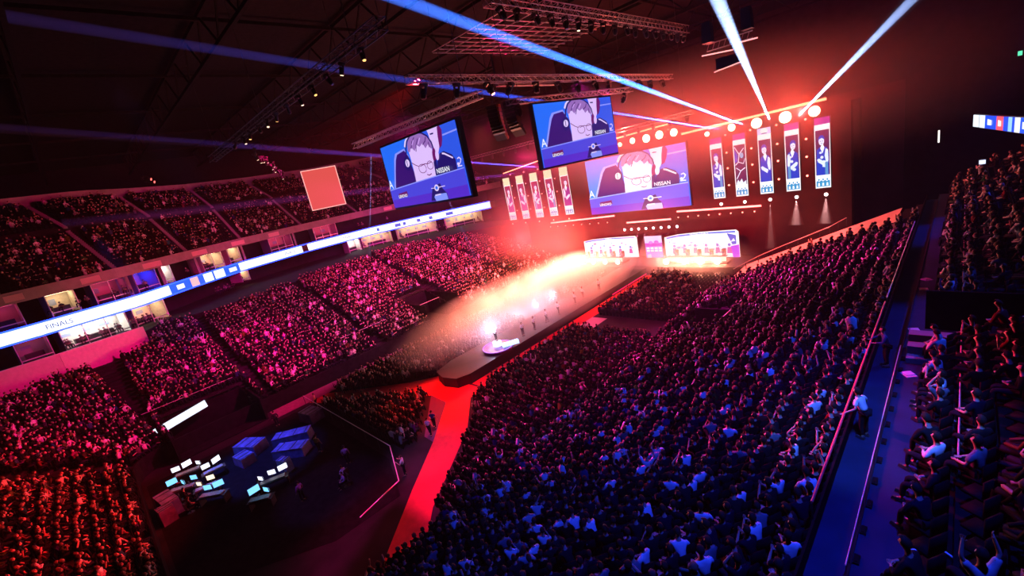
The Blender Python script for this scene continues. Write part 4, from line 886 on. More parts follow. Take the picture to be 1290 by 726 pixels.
def build_crowd(idx, name):
    allV = []; allF = []; allC = []; base = 0
    hi = np.array([zone[i] != 'upper' and dep[i] < 75 for i in idx])
    for lst, sel in ((HI, idx[hi]), (LO_, idx[~hi])):
        ch = rng.integers(0, len(lst), len(sel)) if lst is LO_ else rng.choice(len(lst), len(sel), p=[.27,.1,.02,.12,.16,.12,.14,.07])
        for k, (V, F, C) in enumerate(lst):
            s_ = sel[ch == k]; n = len(s_)
            if n == 0: continue
            S_ = seats_a[s_]; yaw = S_[:,3]-PI/2+rng.normal(0,.3,n); sc = rng.normal(1.07,.06,n)
            ca, sa = np.cos(yaw)[:,None], np.sin(yaw)[:,None]
            X = V[None,:,0]*sc[:,None]; Y = V[None,:,1]*sc[:,None]
            W = np.empty((n,len(V),3)); W[:,:,0] = X*ca-Y*sa+S_[:,0:1]+rng.normal(0,.06,n)[:,None]; W[:,:,1] = X*sa+Y*ca+S_[:,1:2]+rng.normal(0,.04,n)[:,None]; W[:,:,2] = V[None,:,2]*sc[:,None]+S_[:,2:3]
            zz = zone[s_]; pr = rng.random(n)
            pale = np.where(zz == 'right', .15, np.where(zz == 'box', .2, .10))
            sh = rng.random((n,3))*.008+.002
            mid = (pr > .8); sh[mid] = (rng.random((mid.sum(),3))**2)*.16+.01
            wp = pr < pale; sh[wp] = .62+rng.random((wp.sum(),1))*.25
            sk = np.array([.58,.40,.32])*rng.uniform(.4,1.15,(n,1)); hr = np.array([.05,.03,.02])*rng.uniform(.3,3.,(n,1)); tr = np.array([.008,.009,.014])*rng.uniform(.4,2.2,(n,1))
            fa = np.where(rng.random((n,1)) < .5, sh, sk); pal = np.stack([sh,sk,hr,tr,fa],1)
            col = pal[:,C,:]
            allV.append(W.reshape(-1,3)); allC.append(col.reshape(-1,3))
            off = (np.arange(n)*len(V))[:,None,None]+base; allF.append((F[None]+off).reshape(-1,3)); base += n*len(V)
    V = np.concatenate(allV); F = np.concatenate(allF); C = np.concatenate(allC)
    me = bpy.data.meshes.new(name); me.vertices.add(len(V)); me.vertices.foreach_set('co', V.ravel().astype(np.float32))
    me.loops.add(F.size); me.loops.foreach_set('vertex_index', F.ravel().astype(np.int32))
    me.polygons.add(len(F)); me.polygons.foreach_set('loop_start', np.arange(0,F.size,3,dtype=np.int32)); me.polygons.foreach_set('loop_total', np.full(len(F),3,np.int32))
    a = me.color_attributes.new('Col','FLOAT_COLOR','POINT'); a.data.foreach_set('color', np.concatenate([C,np.ones((len(C),1))],1).ravel().astype(np.float32))
    me.update(); me.validate(); me.materials.append(M_people)
    o = bpy.data.objects.new(name, me); COL.objects.link(o); print('CROWD', name, len(idx), len(F)); return o
# nearest ones become individuals
size = np.where(occ & inframe, 1/np.maximum(dep,1), 0)
order = np.argsort(-size)
near = order[:290]
rest = occ.copy(); rest[near] = False
cr = build_crowd(np.where(rest)[0], 'crowd')
tag(cr, 'packed seated audience filling the stands and the floor', 'crowd', kind='stuff')
# seats: one chair shape for every place that is not one of the separately built empty floor chairs
def chair_geo():
    b = MB(); b.box((0,.02,.42),(.44,.42,.06)); b.box((0,-.2,.68),(.44,.05,.46)); b.box((0,0,.2),(.36,.05,.4)); return np.array(b.v), b.f
cv, cf = chair_geo(); F0 = np.array(cf)
idx = np.where(vis & ~((zone=='upper') & (dep > 110)) & ~empt)[0]
S_ = seats_a[idx]; yaw = S_[:,3]-PI/2; n = len(idx); ca, sa = np.cos(yaw)[:,None], np.sin(yaw)[:,None]
W = np.empty((n,len(cv),3)); W[:,:,0] = cv[None,:,0]*ca-cv[None,:,1]*sa+S_[:,0:1]; W[:,:,1] = cv[None,:,0]*sa+cv[None,:,1]*ca+S_[:,1:2]; W[:,:,2] = cv[None,:,2]+S_[:,2:3]
V = W.reshape(-1,3); F = (F0[None]+(np.arange(n)*len(cv))[:,None,None]).reshape(-1,4)
me = bpy.data.meshes.new('spectator_seats'); me.vertices.add(len(V)); me.vertices.foreach_set('co', V.ravel().astype(np.float32)); me.loops.add(F.size); me.loops.foreach_set('vertex_index', F.ravel().astype(np.int32))
me.polygons.add(len(F)); me.polygons.foreach_set('loop_start', np.arange(0,F.size,4,dtype=np.int32)); me.polygons.foreach_set('loop_total', np.full(len(F),4,np.int32)); me.update(); me.materials.append(M_seat)
o = bpy.data.objects.new('spectator_seats', me); COL.objects.link(o); tag(o, 'rows of dark seats under the audience in every stand', 'seats', kind='stuff')
# empty folding chairs near the stage
ch0 = empty('folding_chair', (0,0,0)); M_chair = mat('chair_plastic',(.12,.1,.12),.4)
MB().box((0,0,.44),(.42,.40,.035)).build('seat', M_chair, ch0); MB().box((0,-.2,.68),(.42,.03,.36),taper=.95).build('backrest', M_chair, ch0)
for sx in (-1,1):
    for sy in (-1,1): MB().tube((sx*.19,sy*.17,.44),(sx*.2,sy*.2,0),.014,n=5).build('leg', M_steel, ch0)
first = True
eidx = np.where(empt & inframe)[0]; eidx = eidx[np.argsort(dep[eidx])][:290]
for i in eidx:
    c = ch0 if first else copy_tree(ch0); first = False
    c.location = seats[i][:3]; c.rotation_euler.z = seats[i][3]-PI/2
    tag(c, 'empty folding chair, %s row from the stage, %s place from the right-stand aisle' % (ordn(seats[i][5]), ordn(seats[i][6])), 'chair', 'empty folding chairs before the stage')
print('EMPTY', len(eidx))
# ------------------------------------------------------------------ people
def skin_mesh(name, J, E_, Rd, m, subs=1, root=0):
    me = bpy.data.meshes.new(name); keys = list(J); ix = {k:i for i,k in enumerate(keys)}
    me.from_pydata([tuple(J[k]) for k in keys], [(ix[a],ix[b]) for a,b in E_], []); o = bpy.data.objects.new(name, me); COL.objects.link(o)
    md = o.modifiers.new('s','SKIN'); md.use_smooth_shade = True; md.branch_smoothing = .6
    if not me.skin_vertices: 
        bpy.context.view_layer.update()
    L = me.skin_vertices[0].data if me.skin_vertices else None
    if L is None:
        bpy.context.view_layer.objects.active = o
        raise RuntimeError('no skin layer')
    for k, i in ix.items():
        r = Rd[k]; L[i].radius = r if isinstance(r, tuple) else (r, r); L[i].use_root = (i == root)
    md2 = o.modifiers.new('u','SUBSURF'); md2.levels = subs; md2.render_levels = subs
    bpy.context.view_layer.update()
    r = bpy.data.meshes.new_from_object(o.evaluated_get(bpy.context.evaluated_depsgraph_get()))
    bpy.data.objects.remove(o); r.materials.clear(); r.materials.append(m); r.name = name
    r.polygons.foreach_set('use_smooth', [True]*len(r.polygons)); return r
def V3(*a): return Vector(a)
def make_person(pose, shirtcol, sleeves='short', trcol=None):
    """pose: dict of joints. Returns person: body mesh with hair, shirt, trousers, shoe children."""
    p = {k: Vector(v) for k, v in pose.items()}
    J = {}; E_ = []; R = {}
    def j(k, v, r, par=None):
        J[k] = v; R[k] = r
        if par: E_.append((par, k))
    j('pel', p['pel'], (.10,.075)); j('waist', p['pel'].lerp(p['chest'],.45), (.09,.06), 'pel'); j('chest', p['chest'], (.11,.065), 'waist')
    j('neck', p['neck'], .055, 'chest'); hd = (p['head']-p['neck'])
    j('jaw', p['neck']+hd*.45+p['fwd']*.02, (.062,.07), 'neck'); j('face', p['neck']+hd*.8+p['fwd']*.015, (.078,.092), 'jaw'); j('crown', p['neck']+hd*1.2, (.065,.078), 'face')
    side = p['fwd'].cross(Vector((0,0,1))).normalized()
    fc = J['face']; j('nose', fc+p['fwd']*.108-hd*.12, .012, 'face')
    for s, n in ((-1,'l'),(1,'r')): j('ear'+n, fc+side*s*.088, (.008,.02), 'face')
    for s, n in ((-1,'l'),(1,'r')):
        j('sh'+n, p['sh'+n]-V3(0,0,.025), .036, 'chest'); j('el'+n, p['el'+n], .038, 'sh'+n); j('wr'+n, p['wr'+n], .028, 'el'+n)
        u = (p['wr'+n]-p['el'+n]).normalized(); a = p.get('palm'+n, Vector((0,0,1))); w = u.cross(a).normalized()
        if w.length < .1: w = side.copy()
        nrm = w.cross(u)
        pm = p['wr'+n]+u*.06; j('pm'+n, pm, (.036,.016), 'wr'+n)
        for q, (o_, L) in enumerate([(-.030,.062),(-.010,.075),(.011,.070),(.031,.055)]):
            b = pm+u*.035+w*o_; j('f%d%s'%(q,n), b, .0095, 'pm'+n); j('g%d%s'%(q,n), b+u*L*.5+nrm*.008, .0085, 'f%d%s'%(q,n)); j('h%d%s'%(q,n), b+u*L*.85+nrm*.03, .0075, 'g%d%s'%(q,n))
        b = pm-u*.015-w*.036*s; j('t0'+n, b, .011, 'pm'+n); j('t1'+n, b+u*.035-w*.02*s+nrm*.01, .009, 't0'+n)
        j('hip'+n, p['hip'+n], .065, 'pel'); j('kn'+n, p['kn'+n], .048, 'hip'+n); j('an'+n, p['an'+n], .036, 'kn'+n); j('toe'+n, p['an'+n]+p['fwd']*.15-V3(0,0,.05), (.035,.022), 'an'+n)
    bm_ = skin_mesh('person', J, E_, R, M_skin, 1)
    body = bpy.data.objects.new('person', bm_); COL.objects.link(body)
    def sub(keys, edges, rad, nm, m, subs=1):
        me = skin_mesh(nm, {k: J[k] for k in keys}, edges, rad, m, subs); o = bpy.data.objects.new(nm, me); COL.objects.link(o); o.parent = body; return o
    J['el2l'] = J['shl'].lerp(J['ell'], .75); J['el2r'] = J['shr'].lerp(J['elr'], .75); J['cn'] = J['chest'].lerp(J['neck'], .8); J['hem'] = J['pel'].lerp(J['waist'], .1)
    if sleeves == 'short': ks = ['chest','waist','hem','cn','shl','shr','el2l','el2r']; es = [('hem','waist'),('waist','chest'),('chest','cn'),('chest','shl'),('chest','shr'),('shl','el2l'),('shr','el2r')]
    else:
        J['wr2l'] = J['ell'].lerp(J['wrl'], .92); J['wr2r'] = J['elr'].lerp(J['wrr'], .92)
        ks = ['chest','waist','hem','cn','shl','shr','ell','elr','wr2l','wr2r']; es = [('hem','waist'),('waist','chest'),('chest','cn'),('chest','shl'),('chest','shr'),('shl','ell'),('shr','elr'),('ell','wr2l'),('elr','wr2r')]
    rad = {'chest':(.19,.135),'waist':(.165,.125),'hem':(.175,.14),'cn':(.085,.08),'shl':.085,'shr':.085,'el2l':.07,'el2r':.07,'ell':.058,'elr':.058,'wr2l':.042,'wr2r':.042}
    so = sub(ks, es, rad, 'shirt', M_shirt); so.color = (*shirtcol, 1)
    J['an2l'] = J['knl'].lerp(J['anl'],.88); J['an2r'] = J['knr'].lerp(J['anr'],.88)
    sub(['pel','hipl','hipr','knl','knr','an2l','an2r'], [('pel','hipl'),('pel','hipr'),('hipl','knl'),('hipr','knr'),('knl','an2l'),('knr','an2r')], {'pel':(.145,.115),'hipl':.102,'hipr':.102,'knl':.072,'knr':.072,'an2l':.056,'an2r':.056}, 'trousers', M_trouser)
    for n in 'lr':
        b = MB(); a = p['an'+n]; f = p['fwd']; R3 = Matrix((side, f, V3(0,0,1))).transposed(); b.box(a+f*.06-V3(0,0,.045),(.09,.27,.075),R=R3,taper=.8); b.build('shoe', M_shoe, body)
    # hair: cap over back and top of the skull
    bm2 = bmesh.new(); bmesh.ops.create_icosphere(bm2, subdivisions=2, radius=1); C0 = J['face']+hd*.12-p['fwd']*.018
    up = hd.normalized(); dl = [v_ for v_ in bm2.verts if (v_.co.y > .35 and v_.co.z < .45) or v_.co.z < -.55]
    bmesh.ops.delete(bm2, geom=dl, context='VERTS'); T = Matrix((side, p['fwd'], up)).transposed()
    for v_ in bm2.verts: v_.co = C0 + T @ Vector((v_.co.x*.096, v_.co.y*.112, v_.co.z*.118))
    me = bpy.data.meshes.new('hair'); bm2.to_mesh(me); bm2.free(); me.materials.append(M_hair); me.polygons.foreach_set('use_smooth',[True]*len(me.polygons))
    ho = bpy.data.objects.new('hair', me); COL.objects.link(ho); ho.parent = body
    return body
F_ = (0,1,0)
def seated(lean=.05, el=((-.28,.1,.74),(.28,.1,.74)), wr=((-.12,.33,.64),(.12,.33,.64)), headf=.03):
    return dict(pel=(0,.02,.52),chest=(0,lean,.90),neck=(0,lean+.01,1.08),head=(0,lean+headf,1.28),fwd=F_,shl=(-.19,lean,.98),shr=(.19,lean,.98),ell=el[0],elr=el[1],wrl=wr[0],wrr=wr[1],hipl=(-.1,.06,.52),hipr=(.1,.06,.52),knl=(-.15,.47,.54),knr=(.14,.47,.54),anl=(-.16,.50,.10),anr=(.15,.53,.10))
def standing(lean=0., el=((-.27,.02,1.12),(.27,.02,1.12)), wr=((-.28,.12,.88),(.28,.12,.88)), step=.0, head=(0,.03,1.66)):
    return dict(pel=(0,-lean*.2,.96),chest=(0,lean,1.30),neck=(0,lean*1.2,1.48),head=(head[0],head[1]+lean*1.2,head[2]),fwd=F_,shl=(-.19,lean,1.41),shr=(.19,lean,1.41),ell=el[0],elr=el[1],wrl=wr[0],wrr=wr[1],hipl=(-.1,0,.92),hipr=(.1,0,.92),knl=(-.11,.04+step*.5,.50),knr=(.11,.04-step*.3,.50),anl=(-.12,step,.09),anr=(.12,-step,.09))
SP = [make_person(seated(),(.5,.5,.5)),
      make_person(seated(.12,wr=((-.06,.36,.98),(.06,.36,.98)),el=((-.26,.24,.74),(.26,.24,.74))),(.5,.5,.5)),
      make_person(seated(-.04,el=((-.3,.02,.72),(.3,.02,.72)),wr=((-.05,.22,.72),(.08,.2,.74))),(.5,.5,.5),'long'),
      make_person(seated(.22,headf=.08,el=((-.3,.3,.66),(.3,.3,.66)),wr=((-.1,.45,.62),(.1,.45,.62))),(.5,.5,.5),'long'),
      make_person(seated(.0,el=((-.3,.08,1.18),(.3,.06,.76)),wr=((-.16,.02,1.40),(.16,.3,.68))),(.5,.5,.5)),
      make_person(seated(.05,el=((-.3,.1,1.2),(.3,.1,1.2)),wr=((-.26,.14,1.46),(.25,.16,1.45))),(.5,.5,.5))]
SHC = [('black',(.004,.004,.005)),('navy',(.005,.006,.02)),('charcoal',(.015,.015,.017)),('slate',(.16,.16,.18)),('white',(.78,.78,.80)),('pale grey',(.5,.5,.53)),('maroon',(.16,.02,.02))]
PW = [.31,.21,.18,.06,.16,.04,.04]
used = set()
ZL = {'right':'%s row below walkway rail','box':'%s box row past walkway','floor':'%s floor row from stage','floorleft':'%s left block row','floormid':'%s centre block row','left':'%s row up left stand','end':'%s row up the corner stand','upper':'%s row of upper tier'}
for i in near:
    x, y, z, yaw, zn, row, num = seats[i]
    k = int(rng.choice(6, p=[.32,.14,.24,.22,.05,.03])); proto_ = SP[k]
    if k in used: c = copy_tree(proto_)
    else: c = proto_; used.add(k)
    s_ = float(rng.normal(1.06,.04)); c.location = (x,y,z); c.rotation_euler.z = yaw-PI/2+float(rng.normal(0,.35)); c.scale = (s_,s_,s_)
    cn, cc = SHC[int(rng.choice(len(SHC), p=PW))]
    for ch in c.children:
        if ch.name.startswith('shirt'): ch.color = (*cc,1)
    tag(c, 'spectator in %s top, %s, %s seat from camera' % (cn, ZL[zn] % ordn(row), ordn(num)), 'person', 'spectators in %s' % {'right':'the right stand','box':'the box seats'}.get(zn,'the floor seats'))
for k, o in enumerate(SP):
    if k not in used:
        for ch in list(o.children): bpy.data.objects.remove(ch)
        bpy.data.objects.remove(o)
def stand(pose, loc, yaw, col, label, sl='short', scale=1., group=None):
    o = make_person(pose, col, sl); o.location = loc; o.rotation_euler.z = yaw; o.scale = (scale,)*3; tag(o, label, 'person', group); return o
stand(standing(.16,el=((-.38,.05,1.2),(.36,.12,1.15)),wr=((-.52,.28,1.02),(.42,.3,1.0))),(-1.95,15.9,9.45),1.2,(.8,.8,.82),'man in white t-shirt and dark trousers standing on walkway leaning toward the red rail')
stand(standing(.1,el=((-.3,.2,1.15),(.3,.2,1.2)),wr=((-.2,.42,1.12),(.2,.45,1.15))),(-1.9,21.3,9.45),1.9,(.06,.1,.2),'dark-clothed person leaning on the rail farther along the walkway','long')
stand(standing(step=.2),(-31.2,16.4,0),.6,(.5,.35,.6),'person in pale violet top walking on red path toward catwalk')
stand(standing(step=.15),(-31.8,17.3,0),.6,(.05,.08,.5),'person in blue top walking just ahead on the red path')
stand(standing(el=((-.34,.1,1.15),(.34,.1,1.2)),wr=((-.3,.3,1.35),(.3,.3,1.3))),(-28.6,12.2,0),2.4,(.6,.6,.75),'person in white top standing at left edge of red path near floor control area')
stand(standing(el=((-.36,.0,1.3),(.3,0,1.1)),wr=((-.4,.1,1.55),(.3,.15,.9))),(-38.6,15.2,0),.3,(.55,.45,.4),'standing spectator with raised arm amid the centre floor block')
# performers on the catwalk
pp = [standing(el=((-.34,.1,1.2),(.34,.1,1.2)),wr=((-.2,.3,1.3),(.2,.3,1.3))), standing(el=((-.4,0,1.35),(.3,.1,1.1)),wr=((-.45,.1,1.6),(.25,.25,1.05))), standing(step=.15)]
P0 = [make_person(q,(.75,.8,.9),'long') for q in pp]
for k, (x, y) in enumerate([(-36.3,34.2),(-36.2,36.2),(-36.3,38.7),(-36.5,41.4),(-36.6,45.2),(-36.9,47.5),(-36.5,51.0)]):
    c = P0[k] if k < 3 else copy_tree(P0[k % 3]); c.location = (x,y,1.1); c.rotation_euler.z = -1.6+.3*k
    for ch in c.children:
        if ch.name.startswith('shirt'): ch.color = (.8,.85,.95,1)
    tag(c, 'performer in white long-sleeved top on catwalk, %s from the round podium' % ordn(k+1), 'person', 'performers on the catwalk')
c = copy_tree(P0[1]); c.location = (-36.8,30.4,1.45+.55); tag(c, 'performer on the glowing round podium, one arm raised', 'person')
for ch in c.children:
    if ch.name.startswith('shirt'): ch.color = (.85,.87,.95,1)
c = copy_tree(P0[2]); c.location = (-21.6,55.5,0); tag(c, 'standing person in the aisle by the front right chairs', 'person')
for k, (x, y) in enumerate([(-21.2,33.2),(-21.3,34.6),(-21.1,36.4)]):
    c = copy_tree(P0[k]); c.location = (x,y,0); c.rotation_euler.z = 1+k
    for ch in c.children:
        if ch.name.startswith('shirt'): ch.color = (.03,.03,.04,1)
    tag(c, 'dark-clothed steward standing in right aisle, %s from camera side' % ordn(k+1), 'person', 'stewards in the right aisle')
# players at desks
for d, (xx, wd) in enumerate([(-45.2,'smoky'),(-28.2,'wide')]):
    for k in range(5):
        c = copy_tree(SP[3] if 3 in used else SP[0]); c.location = (xx-3.6+1.8*k,66.3,1.5); c.rotation_euler.z = PI
        for ch in c.children:
            if ch.name.startswith('shirt'): ch.color = (.05,.1,.4,1)
        tag(c, '%s seated player from left at the desk before %s stage screen' % (ordn(k+1), wd), 'person', 'players at the desks')
        q = MB(); q.box((0,-.05,.5),(.5,.5,.1)); q.box((0,-.32,.95),(.5,.12,.9)); q.lathe((0,0,0),[(.3,0),(.3,.05),(.05,.08),(.05,.45)],8)
        o = q.build('gaming_chair', M_dsteel, None, loc=(xx-3.6+1.8*k,66.45,1.5), rz=PI); tag(o, 'black chair of the %s player from left before %s screen' % (ordn(k+1), wd), 'chair', 'chairs at the desks')
# guests in the hospitality boxes (standing figures, too far to show parts)
gv, gf, gc = figure(4, 0., True)
rr2 = random.Random(11); gm = None
for k in range(46):
    y = rr2.choice([rr2.uniform(-3.4,8), rr2.uniform(48,74), rr2.uniform(-3.2,22), rr2.uniform(15,19)]) if k > 8 else -3+1.2*k
    up_ = (k % 3 == 2); x = rib_x(y)-.6-rr2.uniform(0,.8); z = 14.3 if up_ else 9.7
    if gm is None or k % 6 == 0:
        b = MB(); b.add([tuple(p) for p in gv], [tuple(f) for f in gf]); tmp = b.build('person', None); gm = tmp.data; a = gm.color_attributes.new('Col','FLOAT_COLOR','POINT')
        pal = [[rr2.uniform(.01,.3)]*3,[.45,.3,.25],[.04,.03,.02],[.02,.02,.03],[.4,.27,.22]]
        for i_, c_ in enumerate(gc): a.data[i_].color = (*pal[c_],1)
        gm.materials.append(M_people); c = tmp
    else: c = bpy.data.objects.new('person', gm); COL.objects.link(c)
    c.location = (x,y,z+.2); c.rotation_euler.z = -PI/2+rr2.uniform(-.5,.5)
    tag(c, 'small seated guest in %s hospitality boxes, %s figure from the left picture edge' % ('upper' if up_ else 'lower', ordn(k+1)), 'person', 'guests in the hospitality boxes')
# ------------------------------------------------------------------ floor control area
struct('floor_cloth', MB().prism([(-49.8,-1.5),(-31.8,-1.5),(-27.2,6),(-27.0,10.7),(-31.8,12.6),(-49.8,12.6)],0,.015), M_black)
rail('barrier_fence', 'pale thin barrier along the edge of the dark control area', [(-50.4,13.0,1.1),(-31.6,12.9,1.1),(-27.0,10.9,1.1),(-26.2,7.5,1.1)], .035, M_rail, [(-50.4+2.35*k,12.98,1.1) for k in range(9)], 1.1, 'barrier')
def console(loc, rz, label, n, m, w=2.2):
    e = empty('control_desk', loc, rz, label=label, cat='desk')
    MB().box((0,0,.72),(w,.8,.06)).build('desk_top', M_dsteel, e)
    for s in (-1,1): MB().box((s*(w/2-.1),0,.36),(.06,.7,.7)).build('leg', M_dsteel, e)
    MB().box((0,-.1,.82),(w*.8,.5,.12)).build('mixing_surface', mat('console_face',(.25,.27,.32),.4,noise=.5,nscale=14), e)
    for k in range(n):
        x = (k-(n-1)/2)*.82; q_ = (k*37+n*13+int(abs(loc[0])*10))%7; h = MB().box((x,.28+.05*(q_%3),1.12+.05*q_),(.5+.05*q_,.05,.36+.03*q_),rz=.25*(q_-3)).box((x,.3,.82),(.06,.06,.3)).build('monitor', M_housing, e)
        MB().box((x+.0,.28+.05*(q_%3),1.12+.05*q_),(.46+.05*q_,.09,.32+.03*q_),rz=.25*(q_-3)).build('display', m, h)
    return e
MW_ = led('display_white',(.8,.85,1),1.8,True); MC = led('display_cyan',(.2,.6,1),1.5,True); MY = led('display_cream',(1,.8,.55),1.6); 
# desks face the stage; the operators' displays are turned back toward the camera side
console((-46.8,1.4,0),1.25,'control desk with white and cyan displays at edge of corner seats',3,MW_)
console((-44.6,2.9,0),1.5,'control desk with large white display next in the row',2,MW_,1.8)
console((-44.2,.6,0),1.0,'control desk with cyan displays in middle of the row',3,MC)
console((-42.2,1.9,0),1.3,'control desk with cream display',2,MY,1.8)
console((-40.4,2.0,0),.8,'control desk with blue displays at end of the row',2,MC)
console((-37.4,5.6,0),1.2,'separate control desk with white and cyan displays under the violet cloths',3,MW_)
console((-35.8,4.2,0),.9,'small control desk with cyan displays just beside the separate one',2,MC,1.8)
for k, (x, y, sx, sy, h, rz, lab) in enumerate([(-46.0,6.2,2.6,1.6,.9,.5,'blue-lit covered equipment case nearest the magenta aisle'),(-44.3,5.2,1.7,1.2,.8,.2,'bright blue covered case beside the control desks'),(-43.4,9.2,3.4,1.3,.9,.9,'violet cloth-covered long case with dark gap on top'),(-41.2,8.3,3.0,1.4,.8,.7,'second violet cloth-covered case nearer the centre'),(-46.0,12.0,2.2,1.5,1.0,.2,'separate blue-lit case near the barrier corner'),(-39.0,7.0,1.0,.7,1.1,.4,'small pale blue screen-like case'),(-43.0,-.6,2.6,1.1,1.2,.15,'blue-lit striped case by the corner seats'),(-41.5,-.9,1.0,1.0,1.2,.15,'narrow blue-lit case beside the striped one')]):
    e = empty('equipment_case', (x,y,0), rz, label=lab, cat='case')
    MB().box((0,0,h/2),(sx,sy,h),taper=.94).build('body', mat('case_cloth_%d'%(k%3),[(.10,.12,.4),(.14,.08,.3),(.08,.1,.3)][k%3],.7,noise=.4,nscale=2), e)
    MB().box((0,0,h+.03),(sx*.96,sy*.96,.06)).build('lid', mat('case_lid',(.16,.16,.42),.5,noise=.5,nscale=2), e)
    g = MB()
    for q in (-.3,.1,.4): g.box((sx*q,0,h+.075),(.08,sy*.9,.03))
    g.build('strap', M_dsteel, e)
FP = [make_person(standing(),(.1,.1,.15),'long'), make_person(seated(.12),(.1,.1,.15),'long')]
fol = [(-34.5,10.4,0,1,(.5,.4,.6),'crew member in pale top standing alone in dark control area near barrier'),(-32.6,9.3,1,2,(.5,.45,.7),'crew member in pale violet top seated near path side of control area'),(-31.8,9.0,1,3,(.3,.3,.6),'crew member seated next to the pale violet one'),(-33.4,6.3,0,2,(.35,.12,.4),'crew member in purple top standing at lower part of control area'),(-45.8,.2,1,.2,(.3,.05,.05),'crew member seated at the first control desk'),(-44.2,1.3,1,.1,(.02,.02,.03),'crew member in black seated at second control desk'),(-42.9,.4,1,0,(.02,.02,.03),'crew member in black seated at cyan-display desk'),(-40.9,.4,1,.3,(.1,.1,.1),'crew member in charcoal seated at row end'),(-37.6,4.5,1,0,(.4,.05,.05),'crew member in red top at separate control desk'),(-38.8,9.8,0,.5,(.3,.2,.1),'crew member standing by the violet cases'),(-48.2,13.4,0,2.6,(.6,.3,.2),'person in light top stepping over barrier line at aisle side'),(-48.6,9.4,0,1.5,(.05,.05,.06),'dark-clothed crew member standing at aisle edge of control area')]
for k, (x, y, s_, yw, cc, lab) in enumerate(fol):
    c = FP[s_] if k in (0,1) else copy_tree(FP[s_]); c.location = (x,y,0); c.rotation_euler.z = yw
    for ch in c.children:
        if ch.name.startswith('shirt'): ch.color = (*cc,1)
    tag(c, lab, 'person')
for k, (x, y, s_, yw, cc, lab) in enumerate(fol):
    if s_ == 1:
        q = MB(); q.box((0,0,.43),(.46,.44,.07)); q.box((0,-.22,.75),(.44,.06,.5)); q.lathe((0,0,0),[(.26,0),(.26,.05),(.04,.08),(.04,.4)],8)
        tag(q.build('office_chair', M_dsteel, None, loc=(x,y,0), rz=yw), 'black swivel chair under the ' + lab.split(' seated')[0].split(' at ')[0] + ', %s of the crew' % ordn(k+1), 'chair')
# ------------------------------------------------------------------ lights
def spot(loc, to, col, W, deg, blend=.6, r=.3):
    l = bpy.data.lights.new('spot','SPOT'); l.energy = W; l.color = col; l.spot_size = math.radians(deg); l.spot_blend = blend; l.shadow_soft_size = r
    o = bpy.data.objects.new('spot', l); COL.objects.link(o); o.location = loc; o.rotation_euler = (Vector(to)-Vector(loc)).to_track_quat('-Z','Y').to_euler(); return o
def point(loc, col, W, r=.3):
    l = bpy.data.lights.new('lamp','POINT'); l.energy = W; l.color = col; l.shadow_soft_size = r
    o = bpy.data.objects.new('lamp', l); COL.objects.link(o); o.location = loc; return o
RED = (1,.008,.012); CRIM = (1,.004,.16); MAG = (1,.005,.5); PUR = (.55,.05,1); BLUE = (.01,.03,1); ORG = (1,.055,.035)
K = 1000.
# stage side
for x in (-23,-14): point((x,63.5,20.3), ORG, 5.5*K)
for x in (-38,-30): point((x,63.5,21.6), ORG, 4.5*K)
point((-57,63,21), CRIM, 9*K)
for x in (-50,-35,-24): point((x,63.8,8.6), RED, 4*K)
spot((-37,44,27),(-34,40,0),CRIM,30*K,80)           # wash to the floor
spot((-30,43,28),(-13,37,4),(1,.015,.5),140*K,56)            # right stand, far half
spot((-20,42,27),(-13,57.5,4.5),(1,.07,.06),110*K,28)             # cover beside stage
spot((-44,44,27),(-66,42,6),CRIM,90*K,64)           # left stand
# rig
spot((-36,22,27),(-35.2,20.3,0),RED,110*K,26,.6)       # red path
spot((-36,22,27),(-24,9,0),RED,16*K,28,.8)
spot((-34,30,27),(-66,22,5),MAG,85*K,50)
spot((-34,26,27),(-62,6,4),(1,.003,.22),95*K,44)
spot((-26,20,27),(-45,-11,6),RED,190*K,42)
spot((-34,30,27),(-73,46,8),MAG,110*K,40)
spot((-36,30,26),(-94,8,22),CRIM,45*K,38)
spot((-36,36,26),(-102,34,23),(.9,.02,.35),40*K,44)
spot((-28,45,27),(-11,26,6),(1,.03,.7),60*K,36)
spot((-24,30,28),(-6,14,7),(1,.02,.15),6*K,30)
spot((-32,20,27),(-27,33,0),(.9,.02,.45),14*K,56)
# blue house lights right
spot((6,30,30),(-2,24,9),(.01,.06,1),16*K,26)
spot((1,10,30),(-7,14,7),(.015,.045,1),22*K,52)
spot((4,52,26),(-1,44,9),(.02,.06,1),10*K,22)
spot((-46,2,22),(-43,6,0),(.05,.09,1),34*K,28)
spot((-50,16,20),(-74,8,8),(.02,.04,1),6*K,14)
